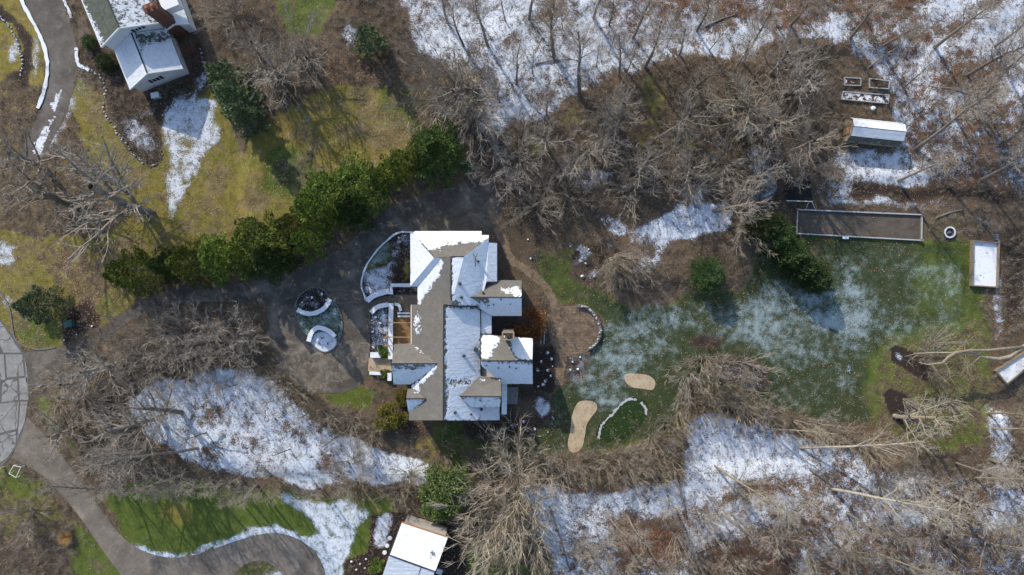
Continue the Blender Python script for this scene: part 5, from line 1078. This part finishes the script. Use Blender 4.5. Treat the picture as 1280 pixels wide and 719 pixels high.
# big hero bare trees
plant('wide', (190,266), (85,222), 17, 1.15, label='huge spreading bare tree with crown over the left lawn'); plant('wide', (95,262), (25,205), 14, 1.0); plant('wide', (60,215), (5,170), 12, 1.0); plant('wide', (160,240), (110,200), 10, 1.1)
plant('wide', (368,115), (345,75), 11, 1.0); plant('wide', (392,90), (382,55), 9, .95); plant('wide', (330,75), (310,45), 9, .9); plant('fuzzy', (345,100), (335,75), 7, 1.2); plant('fuzzy', (375,70), (365,45), 7, 1.2)
plant('wide', (597,112), (560,128), 11, 1.05, label='grey bare tree leaning left over the foot of the snowy slope'); plant('fuzzy', (575,130), (552,140), 8, 1.5); plant('fuzzy', (570,105), (545,105), 8, 1.4); plant('fuzzy', (590,150), (585,175), 7, 1.2)
plant('fuzzy', (290,20), (270,5), 6, 1.3); plant('redshrub', (240,70), None, 2.5, 1.2)
for b_, t_, h in (((692,74),(689,-5),15), ((724,120),(706,20),15), ((773,97),(786,45),11), ((805,87),(842,18),14), ((646,108),(648,60),9), ((661,27),(664,-35),13), ((683,146),(683,110),8), ((741,26),(752,-40),13), ((925,80),(965,22),12), ((915,90),(948,40),11),
                 ((610,60),(600,-5),13), ((625,130),(618,95),8), ((580,60),(560,10),10), ((560,30),(540,-25),12), ((790,50),(815,-10),12), ((870,40),(895,-15),12), ((848,70),(868,35),9),
                 ((1163,62),(1240,-5),15), ((1203,97),(1290,38),16), ((1144,187),(1262,118),17), ((1122,226),(1180,196),12), ((985,35),(1040,-20),14), ((1060,50),(1120,-10),14), ((1100,60),(1150,20),11), ((1240,60),(1300,10),12), ((1250,180),(1330,140),14), ((1225,225),(1300,190),12), ((1190,150),(1255,110),12), ((1215,130),(1300,70),15), ((960,20),(990,-40),12), ((760,35),(768,-10),9)):
    plant('tall', b_, t_, h, 1.25)
for b_, t_, h in (((632,30),(626,-20),9), ((703,40),(700,0),8), ((665,95),(668,60),7), ((745,85),(752,50),7), ((783,92),(800,55),8), ((700,110),(702,80),6), ((760,70),(770,30),8), ((832,60),(850,20),8), ((690,25),(685,-20),9), ((595,20),(588,-25),9), ((612,95),(606,60),7), ((885,65),(905,30),8), ((1000,30),(1030,-10),9), ((1130,110),(1170,75),9), ((1160,140),(1210,105),9), ((1080,30),(1110,-10),9)):
    plant('thin', b_, t_, h, .9)
# middle thicket
for b_, t_, h in (((682,185),(686,160),8), ((640,235),(640,225),6), ((715,215),(725,200),7), ((770,160),(790,130),9), ((840,165),(870,140),10), ((905,150),(950,125),11), ((940,165),(985,140),11), ((985,190),(1030,170),11), ((985,120),(1030,90),10), ((850,225),(880,212),9), ((930,225),(965,210),9), ((790,215),(810,200),8), ((960,95),(1000,65),9), ((745,200),(760,180),7), ((860,115),(885,90),8), ((965,215),(1000,205),8)):
    plant('wide', b_, t_, h, 1.0)
plant('pale', (960,145), (890,125), 10, .9, var=1, label='pale barked bare tree sprawling left in the middle thicket')
for x, y in ((615,215), (650,205), (680,235), (668,262), (710,245), (755,170), (790,240), (820,215), (845,190), (905,205), (960,170), (1010,210), (1015,140), (990,85), (760,145), (650,180), (735,190), (870,235)):
    plant('fuzzy', (x, y), (640+(x-640)*1.06, 360+(y-360)*1.06), 5+random.random()*1.5, 1.25)
plant('fuzzy', (770,320), (792,345), 5, 1.0); plant('straw', (778,318), (795,355), 5, 1.2); plant('straw', (760,325), (770,350), 4, 1.0); plant('wide', (890,265), (960,250), 9, .9); plant('straw', (925,285), (955,300), 6, 1.1)
plant('wide', (885,450), (915,470), 8, .95); plant('straw', (880,448), (880,478), 5, 1.3); plant('straw', (905,480), (925,505), 6, 1.2); plant('fuzzy', (930,455), (955,470), 5, 1.1); plant('fuzzy', (860,470), (860,500), 5, 1.1)
plant('redshrub', (885,428), None, 2, .8); plant('thin', (726,464), (728,480), 3, 1.2)
# left grove between lane and snow
for x, y in ((165,438), (183,425), (207,417), (235,415), (263,413), (292,413), (314,422), (188,448), (215,425), (248,425), (280,430), (305,445), (200,460), (235,450), (130,450), (270,455)):
    plant('fuzzy', (x, y), (640+(x-640)*1.05, 360+(y-360)*1.05), 4.6+random.random()*1.5, 1.3)
for b_, t_, h in (((160,450),(95,470),11), ((125,470),(60,485),10), ((250,559),(105,588),18), ((166,612),(45,618),13), ((230,515),(150,515),12), ((205,520),(120,540),12), ((185,560),(110,590),11), ((105,530),(50,545),9), ((235,590),(190,612),9)):
    plant('tall' if h > 12 else 'wide', b_, t_, h, .85 if h > 12 else .95)
plant('fuzzy', (75,500), (65,510), 5, 1.2); plant('fuzzy', (40,640), (20,655), 5, 1.2); plant('fuzzy', (165,575), (150,585), 5, 1.2); plant('fuzzy', (115,500), (100,505), 6, 1.2)
for x, y in ((152,606), (176,600), (200,598), (222,602), (244,600), (262,606), (284,604), (302,610), (322,606), (350,612), (405,612), (440,605)): plant('tall' if x < 330 else 'thin', (x, y), (640+(x-640)*1.09, 360+(y-360)*1.06), 9+random.random()*4, .85)
for x, y in ((345,500), (390,515), (420,545), (365,560), (310,590), (470,580), (300,480), (260,540), (350,470)): plant('thin', (x, y), (640+(x-640)*1.09, 360+(y-360)*1.09), 8+random.random()*3, .8)
for x, y in ((380,495), (410,515), (440,525), (465,540), (360,480), (440,575), (450,607), (510,590), (500,612), (340,595), (550,560)): plant('straw', (x, y), (640+(x-640)*1.04, 360+(y-360)*1.04), 4+random.random()*1.5, 1.1)
# brush row below the lawn and the big feathery trees
for x, y in ((640,560), (662,568), (684,572), (706,576), (730,577), (752,575), (775,570), (798,562), (815,548), (832,530), (848,512), (840,575), (812,580), (785,588), (870,500), (895,505), (925,512), (960,520), (990,525), (1020,530), (1050,545), (1080,550)):
    plant('straw' if random.random() < .6 else 'fuzzy', (x, y), (640+(x-640)*1.05, 360+(y-360)*1.06), 4.5+random.random()*1.2, 1.15)
for b_, t_, h, w_ in (((650,600),(612,590),8,1.4), ((645,615),(600,625),9,1.5), ((650,640),(610,650),9,1.5), ((655,650),(630,680),9,1.5), ((665,655),(660,695),8,1.4), ((640,590),(625,575),7,1.3)): plant('straw', b_, t_, h, w_)
# woods, lower right
plant('pale', (893,582), (985,650), 15, .75, var=0, label='pale trunked tree leaning down right from the snowy glade'); plant('pale', (1036,609), (1230,648), 22, .75, var=0, label='longest pale brown leaning trunk in the lower right woods')
plant('pale', (955,536), (1060,540), 11, .75, var=0, label='pale leaning tree at the top edge of the snowy glade'); plant('pale', (1227,676), (1330,700), 12, .8, var=0); plant('pale', (1000,560), (1190,560), 16, .7, var=0)
plant('pale', (1118,520), (1190,535), 9, 1.1, var=1, label='pale bare tree growing from the lower oval dark bed')
for b_, t_ in (((1232,516),(1330,514)), ((1235,534),(1340,535)), ((1215,596),(1330,600)), ((1180,640),(1290,668)), ((1095,690),(1200,735))): plant('pale', b_, t_, 14, .7, var=0)
rr = random.Random(5); pts_ = []
WOOD = [(700,650),(860,610),(930,600),(1090,600),(1240,560),(1275,500),(1300,740),(720,745)]
tries = 0
while len(pts_) < 52 and tries < 4000:
    tries += 1; x, y = rr.uniform(690, 1300), rr.uniform(500, 745)
    if inpoly(np.array([x]), np.array([y]), WOOD)[0] and all(math.hypot(x-a_, y-b_) > 28 for a_, b_ in pts_): pts_.append((x, y))
for x, y in pts_:
    q = rr.random(); k_ = 1.10+rr.random()*.07; tp = (640+(x-640)*k_+rr.uniform(-8, 8), 360+(y-360)*k_+rr.uniform(-12, 6))
    if q < .3: plant('tall', (x, y), tp, 14, .8)
    elif q < .5: plant('wide', (x, y), (640+(x-640)*1.08, 360+(y-360)*1.08), 8, .95)
    elif q < .75: plant('fuzzy', (x, y), (640+(x-640)*1.05, 360+(y-360)*1.05), 5, 1.2)
    else: plant('thin', (x, y), tp, 10, 1.0)
# big pale limbs reaching in from the right edge
lt = thing('pale_tree', 'big pale forked tree leaning in from the right edge above the oval bed', 'tree', W(1300, 425))
b0 = Vector(W(1300,425)); tk = MB(); tk.tube([b0-Vector((0, 0, .2)), W(1292,428,2.5), W(1278,434,3.4)], [.42, .36, .3], 9); tk.obj('trunk', pale_m, lt, True)
lm = MB(); lm.tube([W(1278,434,3.4), W(1262,446,4), W(1248,449,4.3), W(1228,446,4.5), W(1214,441,4.6), W(1198,440,4.8)], [.3, .27, .26, .24, .2, .15], 8); lm.obj('limb', pale_m, lt, True)
lm = MB(); lm.tube([W(1278,434,3.5), W(1255,436,4.6), W(1235,438,5), W(1212,438,5.2), W(1195,441,5.4), W(1186,446,5.2), W(1178,454,4.9), W(1160,456,4.6), W(1148,453,4.5)], [.26, .2, .19, .18, .22, .22, .2, .13, .05], 8); lm.obj('limb', pale_m, lt, True)
lm = MB(); lm.tube([W(1198,440,4.8), W(1190,441,5), W(1165,441,5.2), W(1145,442,5.2), W(1130,446,5)], [.15, .12, .09, .06, .01], 7); lm.obj('limb', pale_m, lt, True)
lm = MB(); r_ = random.Random(3)
for p_ in ([(1192,441),(1200,434),(1205,430)], [(1192,441),(1204,448),(1209,455),(1210,466)], [(1206,430),(1206,440),(1208,452)], [(1205,430),(1208,424),(1210,430)], [(1160,441),(1150,436),(1140,432)], [(1150,442),(1140,448),(1135,452)], [(1165,456),(1172,466),(1180,474)], [(1225,446),(1215,455),(1205,462)], [(1235,438),(1225,428),(1215,424)], [(1180,452),(1186,462),(1188,472)]):
    lm.tube([W(a_, b_, 5+.2*i) for i, (a_, b_) in enumerate(p_)], [.08, .05, .03, .012][:len(p_)], 6)
    for _ in range(14): a_, b_ = p_[r_.randrange(1, len(p_))]; s0 = W(a_, b_, 5.2); lm.tube([s0, s0+Vector((r_.uniform(-1.6, .8), r_.uniform(-1.2, 1.2), r_.uniform(-.3, 1)))], [.022, .008], 3, False)
lm.obj('branches', pale_m, lt)['kind'] = 'stuff'
for x, y, t_ in ((1150,448,(1175,440)), (1160,462,(1185,470)), (1130,500,(1160,520)), (1165,430,(1190,420)), (1185,500,(1200,505))): plant('fuzzy', (x, y), t_, 4, .9)
# fallen logs in the woods
for i, (a_, b_, r0, mt, lb) in enumerate((((845,600),(858,650),.16,bark_m,'dark fallen log on the snow below the snowy glade'), ((900,640),(960,690),.2,greywood_m,'long grey fallen log left of the reddish lower woods'), ((688,636),(712,712),.15,greywood_m,'snow streaked fallen log on the lower snowy strip'), ((840,702),(900,675),.12,greywood_m,'thin fallen log in the reddish lower woods'),
        ((1010,585),(1042,612),.2,bark_m,'dark fallen log beside the longest pale trunk'), ((1110,560),(1150,590),.12,greywood_m,'short fallen log at the upper edge of the right woods'), ((880,35),(920,20),.14,greywood_m,'snowy fallen log on the reddish slope at the top'), ((1085,85),(1120,60),.12,greywood_m,'thin fallen log above the raised garden beds'), ((1160,110),(1205,120),.13,greywood_m,'fallen log on the slope right of the raised beds'), ((1170,272),(1205,262),.14,greywood_m,'grey log lying above the round fire ring'), ((668,83),(712,76),.1,bark_m,'thin dark log on the top snowy slope'))):
    za, zb = gz(*a_), gz(*b_); A, B = W(*a_, 0), W(*b_, 0); A.z = za+r0*.7; B.z = zb+r0*.6; Mm = (A+B)/2+Vector((.1, .2, .05)); Mm.z = max(Mm.z, gz(*((a_[0]+b_[0])/2, (a_[1]+b_[1])/2))+r0*.6)
    o = thing('fallen_log', lb, 'log', A, 'fallen logs'); MB().tube([A, Mm, B], [r0, r0*.85, r0*.5], 8).obj('trunk', mt, o, True); m_ = MB()
    for k in range(6): q = A.lerp(B, .4+.1*k); m_.tube([q, q+Vector((random.uniform(-1, 1), random.uniform(-1, 1), .3))], [.04, .01], 4)
    m_.obj('branches', mt, o)['kind'] = 'stuff'
# straw clump by the lower left lawn and snowy bed plants
c_ = W(83, 672, .4); t = thing('ornamental_grass', 'round tan clump of dried grass beside the lower left driveway', 'ornamental grass', (c_.x, c_.y, 0)); tm = TreeMesh(); r_ = random.Random(8)
for k in range(900):
    a_ = r_.random()*6.28; e_ = r_.random()**.6*1.1; d = Vector((math.cos(a_)*e_, math.sin(a_)*e_, 1)).normalized(); tm.seg([Vector((c_.x, c_.y, 0))+Vector((math.cos(a_)*.2, math.sin(a_)*.2, 0)), Vector((c_.x, c_.y, 0))+d*.8*r_.uniform(.6, 1.2), Vector((c_.x, c_.y, 0))+d*1.25*r_.uniform(.8, 1.2)+Vector((math.cos(a_)*.3, math.sin(a_)*.3, -.15))], [.02, .022, .0], 3)
obj('blades', tm.v, tm.f, bark_mat('tan_grass', (.35, .22, .10), (.55, .38, .20), (.65, .5, .3)), t)
sp = [(684,441), (689,449), (691,458), (685,463), (688,470), (682,476), (673,483), (679,481), (672,462), (676,452), (470,397), (476,405), (467,415), (474,425), (468,433), (640,532), (655,527), (628,536), (668,536), (716,452), (712,463), (725,447), (722,462), (80,425), (96,418), (116,408), (104,428), (390,372), (378,378), (402,368), (408,375), (398,428), (410,430), (403,421), (660,300), (664,323), (736,312), (727,322), (732,330), (722,312), (742,346), (728,346), (450,705), (446,712), (456,710), (440,702), (458,699)]
protoS = []
for s_ in range(3):
    a_ = MB().rock((0, 0, .12), .3, .6, 2, s_+9); b_ = MB().rock((-.04, .05, .2), .22, .5, 2, s_+19)
    ma = mesh('stone', a_.v, a_.f); ma.materials.append(stone_m); mb_ = mesh('snow_cap', b_.v, b_.f); mb_.materials.append(snow_m); mb_.polygons.foreach_set('use_smooth', [True]*len(mb_.polygons)); protoS.append((ma, mb_))
for i, (x, y) in enumerate(sp):
    o = bpy.data.objects.new('boulder', None); C.objects.link(o); o.location = W(x, y, .0); o.location.z = .15 if (360 < x < 430 and y < 445) else 0; o['category'] = 'boulder'; o['group'] = 'snow capped bed boulders'
    o.rotation_euler = (0, 0, random.uniform(0, 6)); k_ = random.uniform(.55, 1.15); o.scale = (k_, k_, k_)
    for nm, m_ in zip(('stone', 'snow_cap'), protoS[i % 3]): q = bpy.data.objects.new(nm, m_); C.objects.link(q); q.parent = o
    label_later(o, 'snow capped bed boulder', x, y)
LM.update({'rusty courtyard shrub': (657,405), 'entry walk': (500,380), 'orange deck': (502,413), 'bed by the bottom house': (450,705), 'lower right house corner': (640,525), 'snow ring bed': (731,318)})
resolve()

# ------------------------------------------------------------------ undergrowth and fallen leaves (uncountable)
def scatter(n_, dens, seed):
    r = np.random.default_rng(seed); X = r.uniform(-20, 1300, n_*6); Y = r.uniform(-20, 740, n_*6); d = samp(dens, X, Y); ok = r.random(len(X)) < d; return X[ok][:n_], Y[ok][:n_], r
bare = ~built_mask if False else None
sheetm = np.zeros((NY, NX), bool)
for p_ in SHEETS: sheetm |= inpoly(gx, gy, p_)
sheetm |= inpoly(gx, gy, [(485,288),(670,288),(670,527),(485,527)])|inpoly(gx, gy, [(140,-130),(260,-130),(260,100),(150,100)])|inpoly(gx, gy, [(994,258),(1156,264),(1156,304),(994,296)])|inpoly(gx, gy, [(1214,298),(1252,298),(1252,362),(1214,362)])
for k in ('brush',): Z[k] = np.where(sheetm, 0, Z[k])
def brush(name, label, dens, nclump, per, h, mat, seed, spread=.6, r0=.014):
    X, Y, r = scatter(nclump, dens, seed); n_ = len(X); bz = samp(relief, X, Y); c = np.stack([(X-640)*M_, (359.5-Y)*M_, bz], -1)
    P = np.repeat(c, per, 0)+np.concatenate([r.normal(0, .12, (n_*per, 2)), np.zeros((n_*per, 1))], 1); m_ = n_*per
    a_ = r.random(m_)*6.283; e_ = np.sqrt(r.random(m_))*spread*1.6; D = np.stack([np.cos(a_)*e_, np.sin(a_)*e_, np.ones(m_)], -1); D /= np.linalg.norm(D, axis=1, keepdims=True)
    L = h*r.uniform(.5, 1.25, m_); T = P+D*L[:, None]; u = np.cross(D, r.normal(size=(m_, 3))); u /= np.linalg.norm(u, axis=1, keepdims=True); w_ = np.cross(D, u); rr_ = r.uniform(.6, 1.3, m_)[:, None]*r0
    v_ = np.stack([P+u*rr_, P-u*.5*rr_+w_*.87*rr_, P-u*.5*rr_-w_*.87*rr_, T], 1).reshape(-1, 3); b_ = np.arange(m_)[:, None]*4
    f_ = np.concatenate([b_+np.array([[0, 1, 3]]), b_+np.array([[1, 2, 3]]), b_+np.array([[2, 0, 3]])])
    o = obj(name, v_, f_, mat); o['kind'] = 'stuff'; o['label'] = label; o['category'] = 'undergrowth'; return o
br = Z['brush']*(1-.7*Z['brushred'])
brush('undergrowth', 'grey tan leafless brush filling the thickets', br**1.3, 7500, 12, 1.3, twig_m, 1)
brush('dry_grass', 'straw coloured dry stems along the thicket edges', br**1.5, 5000, 10, .9, tan_m, 2, .8)
brush('red_undergrowth', 'low reddish brown brush on the wooded slopes', np.clip(Z['brush']*Z['brushred']*1.4+Z['red']*.12*(Z['brush'] > .1), 0, 1), 5500, 11, .9, redtw_m, 3, .9)
ld = np.clip(.25+.5*Z['leaf']*(Z['grass'] > .3)+.5*Z['red']-.25*Z['snow'], 0, 1); ld = np.where(sheetm, .10, ld)*np.where(Z['brush']+Z['leaf'] > .12, 1, .15)
X, Y, r = scatter(60000, ld, 9); bz = samp(relief, X, Y)+.065; P = np.stack([(X-640)*M_, (359.5-Y)*M_, bz], -1); D = np.concatenate([r.normal(size=(len(X), 2)), r.uniform(-.05, .25, (len(X), 1))], 1); D /= np.linalg.norm(D, axis=1, keepdims=True)
Sd = np.cross(D, [0, 0, 1.])+r.normal(0, .25, D.shape); L = r.uniform(.09, .22, len(X))[:, None]
v_ = np.stack([P, P+D*L*.5+Sd*L*.32, P+D*L, P+D*L*.5-Sd*L*.32], 1).reshape(-1, 3)
o = obj('fallen_leaves', v_, np.arange(len(X)*4).reshape(-1, 4), leaf_m); o['kind'] = 'stuff'; o['label'] = 'scattered brown and tan fallen leaves over lawns and woods'; o['category'] = 'leaves'
